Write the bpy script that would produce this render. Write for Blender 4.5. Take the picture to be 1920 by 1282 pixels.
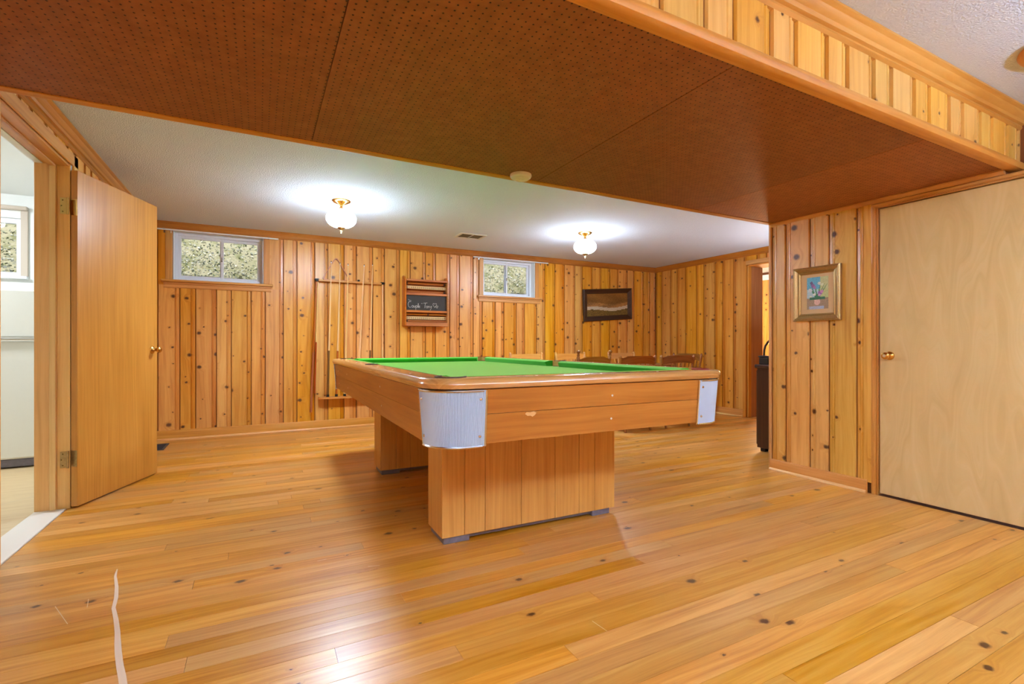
import bpy, bmesh, math, random
from mathutils import Vector, Matrix
R = math.radians
random.seed(7)
for o in list(bpy.data.objects): bpy.data.objects.remove(o, do_unlink=True)
SC = bpy.context.scene
COL = SC.collection

# ------------------------------------------------------------------ camera
FPX, CX, CYP, CAMZ = 915.0, 960.0, 645.5, 0.985
YAW = math.atan(475.0 / FPX)
cam = bpy.data.cameras.new('camera'); camo = bpy.data.objects.new('camera', cam); COL.objects.link(camo)
camo.location = (0, 0, CAMZ); camo.rotation_euler = (R(90), 0, -YAW)
cam.sensor_width = 36.0; cam.lens = FPX / 1920.0 * 36.0
cam.shift_y = (CYP - 641.0) / 1920.0
cam.clip_start = 0.02; cam.clip_end = 300
SC.camera = camo

# ------------------------------------------------------------------ world, sun, exposure
W = bpy.data.worlds.new('world'); SC.world = W; W.use_nodes = True
nt = W.node_tree; nt.nodes.clear()
sky = nt.nodes.new('ShaderNodeTexSky'); sky.sky_type = 'NISHITA'; sky.sun_disc = False
sky.sun_elevation = R(42); sky.sun_rotation = R(200); sky.air_density = 1.0; sky.dust_density = 1.2
bg = nt.nodes.new('ShaderNodeBackground'); bg.inputs['Strength'].default_value = 0.10
wo = nt.nodes.new('ShaderNodeOutputWorld')
nt.links.new(sky.outputs[0], bg.inputs[0]); nt.links.new(bg.outputs[0], wo.inputs[0])
sun = bpy.data.lights.new('sun', 'SUN'); sun.energy = 1.9; sun.angle = R(1.5); sun.color = (1, .98, .95)
suno = bpy.data.objects.new('sun', sun); COL.objects.link(suno); suno.rotation_euler = (R(42), 0, R(-25)); suno.location = (0, -5, 12)
VS = SC.view_settings
VS.view_transform = 'Standard'; VS.look = 'None'; VS.exposure = 1.5; VS.gamma = 1.0; VS.use_curve_mapping = False
LAMP_FAR, FILL_NEAR, FILL_KITCHEN, FILL_UP = 116.0, 12.0, 72.0, 140.0     # radiance of the lit globes, then the added fill tubes, bowl and uplights

# ------------------------------------------------------------------ helpers
def srgb(r, g, b):
    f = lambda c: (c / 255.0) / 12.92 if c / 255.0 <= .04045 else ((c / 255.0 + .055) / 1.055) ** 2.4
    return (f(r), f(g), f(b), 1)

class MB:
    def __init__(s): s.v = []; s.f = []; s.c = None
    def add(s, vs, fs):
        n = len(s.v); s.v += [tuple(v) for v in vs]; s.f += [tuple(i + n for i in f) for f in fs]; return s
    def box(s, x0, x1, y0, y1, z0, z1):
        return s.add([(x0,y0,z0),(x1,y0,z0),(x1,y1,z0),(x0,y1,z0),(x0,y0,z1),(x1,y0,z1),(x1,y1,z1),(x0,y1,z1)],
                     [(0,3,2,1),(4,5,6,7),(0,1,5,4),(1,2,6,5),(2,3,7,6),(3,0,4,7)])
    def cbox(s, x0, x1, y0, y1, z0, z1, c=.004):
        c = min(c, (x1-x0)*.45, (y1-y0)*.45, (z1-z0)*.45)
        V = []; idx = {}
        for ix in (0,1):
            for iy in (0,1):
                for iz in (0,1):
                    X = (x0,x1)[ix]; Y = (y0,y1)[iy]; Z = (z0,z1)[iz]
                    sx = c if ix == 0 else -c; sy = c if iy == 0 else -c; sz = c if iz == 0 else -c
                    idx[ix,iy,iz,'x'] = len(V); V.append((X, Y+sy, Z+sz))
                    idx[ix,iy,iz,'y'] = len(V); V.append((X+sx, Y, Z+sz))
                    idx[ix,iy,iz,'z'] = len(V); V.append((X+sx, Y+sy, Z))
        g = lambda a,b,c_,k: idx[a,b,c_,k]
        F = [[g(0,0,0,'x'),g(0,0,1,'x'),g(0,1,1,'x'),g(0,1,0,'x')],[g(1,0,0,'x'),g(1,1,0,'x'),g(1,1,1,'x'),g(1,0,1,'x')],
             [g(0,0,0,'y'),g(1,0,0,'y'),g(1,0,1,'y'),g(0,0,1,'y')],[g(0,1,0,'y'),g(0,1,1,'y'),g(1,1,1,'y'),g(1,1,0,'y')],
             [g(0,0,0,'z'),g(0,1,0,'z'),g(1,1,0,'z'),g(1,0,0,'z')],[g(0,0,1,'z'),g(1,0,1,'z'),g(1,1,1,'z'),g(0,1,1,'z')]]
        for a in (0,1):
            for b in (0,1):
                F.append([g(a,b,0,'x'),g(a,b,0,'y'),g(a,b,1,'y'),g(a,b,1,'x')])
                F.append([g(a,0,b,'x'),g(a,0,b,'z'),g(a,1,b,'z'),g(a,1,b,'x')])
                F.append([g(0,a,b,'y'),g(0,a,b,'z'),g(1,a,b,'z'),g(1,a,b,'y')])
                for d in (0,1): F.append([g(a,b,d,'x'),g(a,b,d,'y'),g(a,b,d,'z')])
        return s.add(V, F)
    def prism(s, prof, axis, a0, a1):
        """prof: closed 2D loop; axis 'x': (y,z); 'y': (x,z); 'z': (x,y)"""
        n = len(prof)
        def P(p, a): return {'x': (a,p[0],p[1]), 'y': (p[0],a,p[1]), 'z': (p[0],p[1],a)}[axis]
        V = [P(p,a0) for p in prof] + [P(p,a1) for p in prof]
        F = [(i,(i+1)%n,n+(i+1)%n,n+i) for i in range(n)] + [tuple(range(n))[::-1], tuple(range(n,2*n))]
        return s.add(V, F)
    def lathe(s, prof, c=(0,0,0), seg=24, M=None):
        """prof: (r,z) list"""
        V = []; F = []; n = len(prof)
        for k in range(seg):
            a = 2*math.pi*k/seg
            for r_, z in prof:
                p = Vector((r_*math.cos(a), r_*math.sin(a), z))
                if M: p = M @ p
                V.append((p.x+c[0], p.y+c[1], p.z+c[2]))
        for k in range(seg):
            k2 = (k+1) % seg
            for i in range(n-1): F.append((k*n+i, k2*n+i, k2*n+i+1, k*n+i+1))
        if prof[0][0] > 1e-6: F.append(tuple(k*n for k in range(seg))[::-1])
        if prof[-1][0] > 1e-6: F.append(tuple(k*n+n-1 for k in range(seg)))
        return s.add(V, F)
    def tube(s, pts, rad, seg=8, closed=False):
        pts = [Vector(p) for p in pts]; n = len(pts)
        rr = rad if isinstance(rad, (list,tuple)) else [rad]*n
        V = []; F = []; up = None
        for i, p in enumerate(pts):
            if closed: t = pts[(i+1)%n] - pts[i-1]
            else: t = pts[min(i+1,n-1)] - pts[max(i-1,0)]
            t.normalize()
            if up is None: up = Vector((0,0,1)) if abs(t.z) < .9 else Vector((1,0,0))
            a = t.cross(up).normalized(); b = a.cross(t).normalized(); up = b
            for k in range(seg):
                an = 2*math.pi*k/seg; V.append(p + a*math.cos(an)*rr[i] + b*math.sin(an)*rr[i])
        for i in range(n if closed else n-1):
            j = (i+1) % n
            for k in range(seg):
                k2 = (k+1) % seg; F.append((i*seg+k, i*seg+k2, j*seg+k2, j*seg+k))
        if not closed:
            F.append(tuple(range(seg))[::-1]); F.append(tuple((n-1)*seg+k for k in range(seg)))
        return s.add(V, F)
    def turned(s, p0, p1, prof, seg=10):
        """lathe along p0->p1, prof: (t, r)"""
        p0 = Vector(p0); p1 = Vector(p1)
        return s.tube([p0.lerp(p1, t) for t, _ in prof], [r_ for _, r_ in prof], seg)
    def build(s, name, mat, parent=None, smooth=None, kind=None):
        m = bpy.data.meshes.new(name); m.from_pydata(s.v, [], s.f)
        bm = bmesh.new(); bm.from_mesh(m); bmesh.ops.recalc_face_normals(bm, faces=bm.faces[:]); bm.to_mesh(m); bm.free()
        if mat: m.materials.append(mat)
        if smooth:
            for p in m.polygons: p.use_smooth = True
            m.set_sharp_from_angle(angle=R(smooth))
        o = bpy.data.objects.new(name, m); COL.objects.link(o)
        if parent: o.parent = parent
        if kind: o['kind'] = kind
        return o

def empty(name, loc=(0,0,0), rz=0.0):
    o = bpy.data.objects.new(name, None); COL.objects.link(o); o.location = loc; o.rotation_euler = (0,0,rz)
    o.empty_display_size = .1
    return o
def tag(o, label, cat, group=None, kind=None):
    o['label'] = label; o['category'] = cat
    if group: o['group'] = group
    if kind: o['kind'] = kind
    return o
def struct(o, label, cat): return tag(o, label, cat, None, 'structure')
def dup(root, loc=None, rz=None):
    kids = {}
    for o in bpy.data.objects:
        if o.parent: kids.setdefault(o.parent, []).append(o)
    def cp(o, par):
        c = o.copy(); COL.objects.link(c); c.parent = par
        for k in kids.get(o, []): cp(k, c)
        return c
    r_ = cp(root, None)
    if loc is not None: r_.location = loc
    if rz is not None: r_.rotation_euler = (0,0,rz)
    return r_

# ------------------------------------------------------------------ materials
def newmat(name):
    m = bpy.data.materials.new(name); m.use_nodes = True
    n = m.node_tree.nodes; b = n['Principled BSDF']; return m, n, m.node_tree.links, b
def plain(name, col, rough=.5, metal=0.0, noise=0.0, nscale=40, bump=0.0, bscale=200, spec=.5, coat=0.0, bdist=.002):
    m, n, L, b = newmat(name)
    b.inputs['Base Color'].default_value = col; b.inputs['Roughness'].default_value = rough; b.inputs['Metallic'].default_value = metal
    b.inputs['Specular IOR Level'].default_value = spec; b.inputs['Coat Weight'].default_value = coat
    tc = n.new('ShaderNodeTexCoord')
    nz = n.new('ShaderNodeTexNoise'); nz.inputs['Scale'].default_value = nscale; nz.inputs['Detail'].default_value = 4
    L.new(tc.outputs['Object'], nz.inputs['Vector'])
    mx = n.new('ShaderNodeMix'); mx.data_type = 'RGBA'; mx.blend_type = 'MULTIPLY'
    mx.inputs['Factor'].default_value = max(noise, .02)
    mx.inputs[6].default_value = col; L.new(nz.outputs['Fac'], mx.inputs[7]); L.new(mx.outputs[2], b.inputs['Base Color'])
    if bump:
        nb = n.new('ShaderNodeTexNoise'); nb.inputs['Scale'].default_value = bscale; nb.inputs['Detail'].default_value = 3
        L.new(tc.outputs['Object'], nb.inputs['Vector'])
        bp = n.new('ShaderNodeBump'); bp.inputs['Strength'].default_value = bump; bp.inputs['Distance'].default_value = bdist
        L.new(nb.outputs['Fac'], bp.inputs['Height']); L.new(bp.outputs[0], b.inputs['Normal'])
    return m
def emit(name, col, strength):
    m, n, L, b = newmat(name)
    b.inputs['Base Color'].default_value = (.9,.9,.88,1); b.inputs['Emission Color'].default_value = col
    b.inputs['Emission Strength'].default_value = strength; b.inputs['Roughness'].default_value = .2
    return m
def wood(name, dark, mid, light, axis='Z', grain=38, along=1.4, knots=0.0, kscale=8.0, krad=(.05,.15), rough=.36, hue=.02, val=.25, sat=.12,
         bump=.15, coat=0.0, wear=0.0, spec=.5, kstretch=1.0, warp=1.0):
    m, n, L, b = newmat(name)
    def mth(op, a, c=None, clamp=False):
        k = n.new('ShaderNodeMath'); k.operation = op; k.use_clamp = clamp
        for i, q in enumerate((a, c)):
            if q is None: continue
            if isinstance(q, (int,float)): k.inputs[i].default_value = q
            else: L.new(q, k.inputs[i])
        return k.outputs[0]
    def comb(x, y, z=0.0):
        k = n.new('ShaderNodeCombineXYZ')
        for i, q in enumerate((x,y,z)):
            if isinstance(q, (int,float)): k.inputs[i].default_value = q
            else: L.new(q, k.inputs[i])
        return k.outputs[0]
    def mapr(v, a, c, d, e):
        k = n.new('ShaderNodeMapRange'); k.clamp = True
        for i, q in enumerate((v,a,c,d,e)):
            if isinstance(q, (int,float)): k.inputs[i].default_value = q
            else: L.new(q, k.inputs[i])
        return k.outputs[0]
    def mixc(fac, a, c, bt='MIX'):
        k = n.new('ShaderNodeMix'); k.data_type = 'RGBA'; k.blend_type = bt
        for i, q in ((0,fac),(6,a),(7,c)):
            if isinstance(q, (int,float)): k.inputs[i].default_value = q
            elif isinstance(q, tuple): k.inputs[i].default_value = q
            else: L.new(q, k.inputs[i])
        return k.outputs[2]
    tc = n.new('ShaderNodeTexCoord'); sp = n.new('ShaderNodeSeparateXYZ'); L.new(tc.outputs['Object'], sp.inputs[0])
    X, Y, Z = sp.outputs
    oi = n.new('ShaderNodeObjectInfo'); off = mth('MULTIPLY', oi.outputs['Random'], 87.0)
    ac, al = {'Z': (mth('ADD', X, Y), Z), 'X': (mth('ADD', Y, Z), X), 'Y': (mth('ADD', X, Z), Y)}[axis]
    u = mth('ADD', ac, off); v = mth('ADD', al, mth('MULTIPLY', off, 1.7))
    halo = None
    if knots > 0:
        vo = n.new('ShaderNodeTexVoronoi'); vo.voronoi_dimensions = '2D'; vo.feature = 'F1'; vo.inputs['Scale'].default_value = 1.0
        nzd = n.new('ShaderNodeTexNoise'); nzd.inputs['Scale'].default_value = 60; nzd.inputs['Detail'].default_value = 2
        L.new(comb(u, v, 0.0), nzd.inputs['Vector'])
        wob = mth('MULTIPLY', mth('SUBTRACT', nzd.outputs['Fac'], .5), .09)
        L.new(comb(mth('ADD', mth('MULTIPLY', u, kscale), wob), mth('ADD', mth('MULTIPLY', v, kscale/kstretch), wob), 0.0), vo.inputs['Vector'])
        sc = n.new('ShaderNodeSeparateColor'); L.new(vo.outputs['Color'], sc.inputs[0])
        on = mth('GREATER_THAN', sc.outputs[0], 1.0 - knots)
        r_ = mth('ADD', mth('MULTIPLY', mapr(mth('MULTIPLY', sc.outputs[1], sc.outputs[1]), 0, 1, krad[0], krad[1]), on), .0005)
        mask = mth('MULTIPLY', mapr(vo.outputs['Distance'], mth('MULTIPLY', r_, .55), mth('MULTIPLY', r_, 1.15), 1.0, 0.0), on)
        halo = mth('MULTIPLY', mapr(vo.outputs['Distance'], mth('MULTIPLY', r_, .8), mth('MULTIPLY', r_, 3.0), 1.0, 0.0), on)
    gu = mth('MULTIPLY', u, grain); gv = mth('MULTIPLY', v, along)
    nw = n.new('ShaderNodeTexNoise'); nw.inputs['Scale'].default_value = 1.0; nw.inputs['Detail'].default_value = 2
    L.new(comb(mth('MULTIPLY', u, 5.0), mth('MULTIPLY', v, .9), off), nw.inputs['Vector'])
    gu = mth('ADD', gu, mth('MULTIPLY', nw.outputs['Fac'], 5.0*warp))
    if halo is not None: gu = mth('ADD', gu, mth('MULTIPLY', halo, 1.6))
    n1 = n.new('ShaderNodeTexNoise'); n1.inputs['Scale'].default_value = 1.0; n1.inputs['Detail'].default_value = 5; n1.inputs['Roughness'].default_value = .62
    L.new(comb(gu, gv, off), n1.inputs['Vector'])
    n2 = n.new('ShaderNodeTexNoise'); n2.inputs['Scale'].default_value = 1.0; n2.inputs['Detail'].default_value = 3
    L.new(comb(mth('MULTIPLY', u, 9.0), mth('MULTIPLY', v, 1.1), mth('ADD', off, 9.0)), n2.inputs['Vector'])
    fac = mth('ADD', mth('MULTIPLY', n1.outputs['Fac'], .62), mth('MULTIPLY', n2.outputs['Fac'], .38))
    cr = n.new('ShaderNodeValToRGB'); e = cr.color_ramp.elements
    e[0].position = .34; e[0].color = dark; e[1].position = .66; e[1].color = light; q = e.new(.49); q.color = mid
    L.new(fac, cr.inputs[0]); col = cr.outputs[0]
    rn = n.new('ShaderNodeTexWhiteNoise'); rn.noise_dimensions = '1D'; L.new(off, rn.inputs['W'])
    rs = n.new('ShaderNodeSeparateColor'); L.new(rn.outputs['Color'], rs.inputs[0])
    hs = n.new('ShaderNodeHueSaturation')
    L.new(mth('ADD', .5-hue*.5, mth('MULTIPLY', rs.outputs[0], hue)), hs.inputs['Hue'])
    L.new(mth('ADD', 1-sat*.5, mth('MULTIPLY', rs.outputs[1], sat)), hs.inputs['Saturation'])
    L.new(mth('ADD', 1-val*.5, mth('MULTIPLY', rs.outputs[2], val)), hs.inputs['Value'])
    L.new(col, hs.inputs['Color']); col = hs.outputs[0]
    if knots > 0:
        col = mixc(mth('MULTIPLY', halo, .38), col, dark, 'MIX')
        col = mixc(mth('MULTIPLY', mask, .93), col, srgb(72, 34, 18), 'MIX')
    rgh = None
    if wear > 0:
        nwr = n.new('ShaderNodeTexNoise'); nwr.inputs['Scale'].default_value = 1.0; nwr.inputs['Detail'].default_value = 8; nwr.inputs['Roughness'].default_value = .75
        L.new(comb(mth('MULTIPLY', al, 30.0), mth('MULTIPLY', ac, 90.0), 0.0), nwr.inputs['Vector'])
        nlg = n.new('ShaderNodeTexNoise'); nlg.inputs['Scale'].default_value = 1.1; nlg.inputs['Detail'].default_value = 2
        L.new(comb(al, ac, 3.0), nlg.inputs['Vector'])
        area = mapr(nlg.outputs['Fac'], .1, .9, 0.45, 1.0)
        wm = mth('MULTIPLY', mapr(nwr.outputs['Fac'], .69, .80, 0.0, 1.0), area)
        col = mixc(mth('MULTIPLY', wm, wear), col, srgb(236, 212, 172), 'MIX')
        rgh = mth('ADD', mth('MULTIPLY', area, .03), mth('ADD', rough-.03, mth('MULTIPLY', nwr.outputs['Fac'], .08)))
    L.new(col, b.inputs['Base Color'])
    if rgh is not None: L.new(rgh, b.inputs['Roughness'])
    else: b.inputs['Roughness'].default_value = rough
    b.inputs['Specular IOR Level'].default_value = spec; b.inputs['Coat Weight'].default_value = coat; b.inputs['Coat Roughness'].default_value = .15
    if bump:
        bp = n.new('ShaderNodeBump'); bp.inputs['Strength'].default_value = bump; bp.inputs['Distance'].default_value = .002
        L.new(n1.outputs['Fac'], bp.inputs['Height']); L.new(bp.outputs[0], b.inputs['Normal'])
    return m
def glassmat(name):
    m, n, L, b = newmat(name); n.remove(b)
    t = n.new('ShaderNodeBsdfTransparent'); g = n.new('ShaderNodeBsdfGlossy'); g.inputs['Roughness'].default_value = .02
    lw = n.new('ShaderNodeLayerWeight'); lw.inputs[0].default_value = .25
    mx = n.new('ShaderNodeMixShader'); mu = n.new('ShaderNodeMath'); mu.operation = 'MULTIPLY'; mu.inputs[1].default_value = .35
    L.new(lw.outputs['Fresnel'], mu.inputs[0]); L.new(mu.outputs[0], mx.inputs[0]); L.new(t.outputs[0], mx.inputs[1]); L.new(g.outputs[0], mx.inputs[2])
    L.new(mx.outputs[0], n['Material Output'].inputs[0]); return m

M = {}
PD, PM, PL = srgb(198,128,48), srgb(220,155,68), srgb(232,174,86)
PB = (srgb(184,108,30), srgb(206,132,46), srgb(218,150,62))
PN = (srgb(205,143,60), srgb(225,169,82), srgb(237,189,104))
M['pine'] = wood('knotty_pine', PD, PM, PL, 'Z', 34, 1.2, knots=.42, kscale=7.0, krad=(.05,.19), rough=.36, hue=.011, val=.17, sat=.14, spec=.5, kstretch=.85)
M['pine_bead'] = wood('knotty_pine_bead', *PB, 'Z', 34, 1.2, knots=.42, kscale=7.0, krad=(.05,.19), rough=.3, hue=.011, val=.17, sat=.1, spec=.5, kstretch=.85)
M['pine_near'] = wood('knotty_pine_yellow', *PN, 'Z', 46, 1.6, knots=.32, kscale=8.0, krad=(.06,.22), rough=.36, hue=.016, val=.16, sat=.12, spec=.5, kstretch=.9)
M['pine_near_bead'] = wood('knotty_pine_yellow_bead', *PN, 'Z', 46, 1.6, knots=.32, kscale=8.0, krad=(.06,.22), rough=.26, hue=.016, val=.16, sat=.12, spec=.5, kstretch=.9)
M['trimX'] = wood('pine_trim_x', srgb(184,118,50), srgb(204,140,66), srgb(216,156,84), 'X', 60, 1.6, rough=.46, val=.08, hue=.01)
M['trimY'] = wood('pine_trim_y', srgb(184,118,50), srgb(204,140,66), srgb(216,156,84), 'Y', 60, 1.6, rough=.46, val=.08, hue=.01)
M['trimZ'] = wood('pine_trim_z', srgb(184,120,52), srgb(204,142,68), srgb(218,160,88), 'Z', 60, 1.6, rough=.46, val=.08, hue=.01)
M['crownX'] = wood('crown_x', srgb(152,90,36), srgb(176,110,46), srgb(192,128,60), 'X', 60, 1.6, rough=.36, val=.06, hue=.01)
M['crownY'] = wood('crown_y', srgb(152,90,36), srgb(176,110,46), srgb(192,128,60), 'Y', 60, 1.6, rough=.36, val=.06, hue=.01)
M['shoe'] = wood('shoe_x', srgb(204,140,72), srgb(222,162,92), srgb(234,180,112), 'X', 60, 1.6, rough=.3, val=.05)
M['shoeY'] = wood('shoe_y', srgb(210,150,80), srgb(228,172,100), srgb(238,190,124), 'Y', 60, 1.6, rough=.3, val=.05)
M['floor'] = wood('floor_plank', srgb(180,112,40), srgb(204,140,60), srgb(220,162,84), 'X', 60, 1.6, knots=.26, kscale=7.0, krad=(.03,.12), rough=.27, hue=.006, val=.28, sat=.12, bump=.05, wear=.35, kstretch=1.5, spec=.55)
M['birch'] = wood('birch_veneer', srgb(212,180,124), srgb(220,190,134), srgb(227,199,146), 'Z', 12, .8, rough=.34, val=.0, bump=.03, warp=4.0, hue=.005)
M['oak_door'] = wood('mahogany_slab', srgb(182,124,56), srgb(198,140,68), srgb(210,154,80), 'Z', 70, 1.3, rough=.34, val=.03, bump=.05, hue=.005)
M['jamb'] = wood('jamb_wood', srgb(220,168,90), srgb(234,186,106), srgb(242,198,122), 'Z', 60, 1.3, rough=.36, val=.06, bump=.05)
M['jamb_grey'] = wood('jamb_grey_brown', srgb(150,104,60), srgb(172,124,76), srgb(188,142,92), 'Z', 60, 1.3, rough=.5, val=.05)  # grey-brown wood tone of the inner jamb
M['table_apron'] = wood('apron_walnut', srgb(152,88,30), srgb(170,104,38), srgb(184,120,50), 'X', 55, 1.5, rough=.32, val=.0, hue=.0, sat=.0)
M['table_apronY'] = wood('apron_walnut_y', srgb(152,88,30), srgb(170,104,38), srgb(184,120,50), 'Y', 55, 1.5, rough=.32, val=.0, hue=.0, sat=.0)
M['table_ped'] = wood('pedestal_veneer', srgb(190,132,58), srgb(206,150,72), srgb(218,164,84), 'Z', 80, 1.5, rough=.4, val=.0, hue=.0, sat=.0)
M['railX'] = wood('rail_wood_x', srgb(160,106,52), srgb(192,138,76), srgb(212,162,98), 'X', 60, 1.5, rough=.16, val=.0, coat=.6, hue=.0, sat=.0)
M['railY'] = wood('rail_wood_y', srgb(160,106,52), srgb(192,138,76), srgb(212,162,98), 'Y', 60, 1.5, rough=.16, val=.0, coat=.6, hue=.0, sat=.0)
M['chair_light'] = wood('chair_maple', srgb(200,136,64), srgb(218,158,82), srgb(230,176,100), 'X', 50, 1.5, rough=.3, val=.06)
M['chair_dark'] = wood('chair_brown', srgb(122,74,34), srgb(150,96,48), srgb(172,118,64), 'X', 50, 1.5, rough=.24, val=.06)
M['cue_light'] = wood('cue_maple', srgb(226,176,104), srgb(236,190,120), srgb(242,202,138), 'Z', 90, 1.0, rough=.3, val=.05)
M['cue_dark'] = wood('cue_butt', srgb(96,60,22), srgb(116,78,30), srgb(132,92,40), 'Z', 90, 1.0, rough=.3, val=.05)
M['cue_red'] = wood('cue_red_butt', srgb(140,66,24), srgb(164,82,34), srgb(180,98,44), 'Z', 90, 1.0, rough=.3, val=.05)
M['score_wood'] = wood('score_wood', srgb(160,88,32), srgb(186,110,44), srgb(202,130,58), 'X', 60, 1.5, rough=.36, val=.08)
M['dark_cab'] = wood('dark_cabinet', srgb(44,22,14), srgb(58,30,18), srgb(74,40,24), 'Z', 60, 1.5, rough=.3, val=.05)
M['frame_dark'] = wood('dark_frame', srgb(40,22,16), srgb(54,30,22), srgb(70,42,32), 'X', 60, 2, rough=.3, val=.04)
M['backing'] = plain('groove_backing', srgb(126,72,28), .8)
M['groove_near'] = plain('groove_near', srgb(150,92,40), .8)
M['ceiling'] = plain('stipple_ceiling', srgb(216,222,230), .9, noise=.12, nscale=160, bump=.9, bscale=130, spec=.2, bdist=.006)
M['white'] = plain('white_paint', srgb(232,236,236), .45)
M['kit_wall'] = plain('kitchen_wall', srgb(236,238,234), .7)
M['vinyl'] = plain('white_vinyl', srgb(226,230,236), .3)
M['alu_frame'] = plain('grey_sash', srgb(178,182,190), .35)
M['kit_trim'] = plain('beige_trim', srgb(196,182,164), .5)
M['fridge'] = plain('fridge_enamel', srgb(232,232,222), .3)
M['chrome'] = plain('chrome', srgb(200,198,192), .2, 1.0)
M['brass'] = plain('brass', srgb(214,172,98), .22, 1.0)
M['brass_old'] = plain('antique_brass', srgb(206,178,122), .38, 1.0, noise=.5, nscale=90)
M['alu'] = plain('aluminium_casting', srgb(184,204,228), .45, .2)
M['alu_edge'] = plain('aluminium_edge', srgb(214,216,222), .22, 1.0)
M['steel'] = plain('grey_steel', srgb(138,134,148), .5, .3, noise=.5, nscale=40)
M['black'] = plain('black_plastic', srgb(22,18,18), .35)
M['dark_metal'] = plain('dark_register', srgb(58,62,70), .5, .3)
M['leather'] = plain('pocket_leather', srgb(66,34,26), .5)
M['leather_red'] = plain('pocket_red', srgb(150,36,30), .5)
M['chalkboard'] = plain('chalkboard', srgb(66,62,58), .7, noise=.4, nscale=14)
M['chalk'] = plain('chalk', srgb(226,222,214), .9)
M['ivory'] = plain('ivory_number_strip', srgb(226,188,128), .5)
M['ink'] = plain('ink', srgb(70,40,22), .6)
M['gold'] = plain('gilt', srgb(196,164,106), .34, .7, noise=.4, nscale=120)
M['gold_light'] = plain('silvered_gilt', srgb(206,188,152), .34, .5)
M['mat_board'] = plain('mat_board', srgb(222,188,140), .8)
M['beige'] = plain('beige_metal', srgb(206,196,176), .5)
M['beige_dark'] = plain('beige_slot', srgb(140,112,68), .7)
M['smoke'] = plain('ivory_plastic', srgb(232,222,204), .45)
M['rubber'] = plain('rubber', srgb(20,16,14), .7)
M['thresh'] = plain('cream_threshold', srgb(236,228,216), .4)
M['scratch'] = plain('bare_scratch', srgb(232,208,178), .6)
M['chip'] = plain('bare_wood_chip', srgb(222,172,110), .6)
M['dot'] = plain('rail_sight', srgb(232,224,212), .3)
M['glass'] = glassmat('pane_glass')
def globemat():
    m, n, L, b = newmat('lit_opal_globe'); b.inputs['Base Color'].default_value = (.9,.9,.88,1); b.inputs['Emission Color'].default_value = (.80,.96,1.17,1)
    tc = n.new('ShaderNodeTexCoord'); sp = n.new('ShaderNodeSeparateXYZ'); L.new(tc.outputs['Object'], sp.inputs[0])
    mr = n.new('ShaderNodeMapRange'); mr.inputs[1].default_value = -.145; mr.inputs[2].default_value = -.215; mr.inputs[3].default_value = LAMP_FAR*.06; mr.inputs[4].default_value = LAMP_FAR
    L.new(sp.outputs[2], mr.inputs[0]); L.new(mr.outputs[0], b.inputs['Emission Strength']); return m      # upper glass emits less, dimmed to shrink the hot spots on the ceiling
M['globe'] = globemat()
M['fill_tube'] = emit('lit_fill_tube', (.80, .96, 1.2, 1), FILL_NEAR)
M['fill_annex'] = emit('lit_fill_annex', (.95, .96, 1.0, 1), 22.0)
M['fill_kit'] = emit('lit_fill_kitchen', (.9, .97, 1.06, 1), FILL_KITCHEN)
M['fill_uplight'] = emit('lit_fill_uplight', (.66, .97, 1.48, 1), FILL_UP)
M['fill_uplight_far'] = emit('lit_fill_uplight_far', (.80, .96, 1.18, 1), 34.0)
M['shade'] = emit('lit_lamp_shade', (1, .72, .42, 1), 26.0)
M['wood_disc'] = wood('lamp_base_wood', srgb(176,106,36), srgb(200,130,50), srgb(212,146,66), 'X', 40, 2, rough=.3, val=.03)

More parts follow.
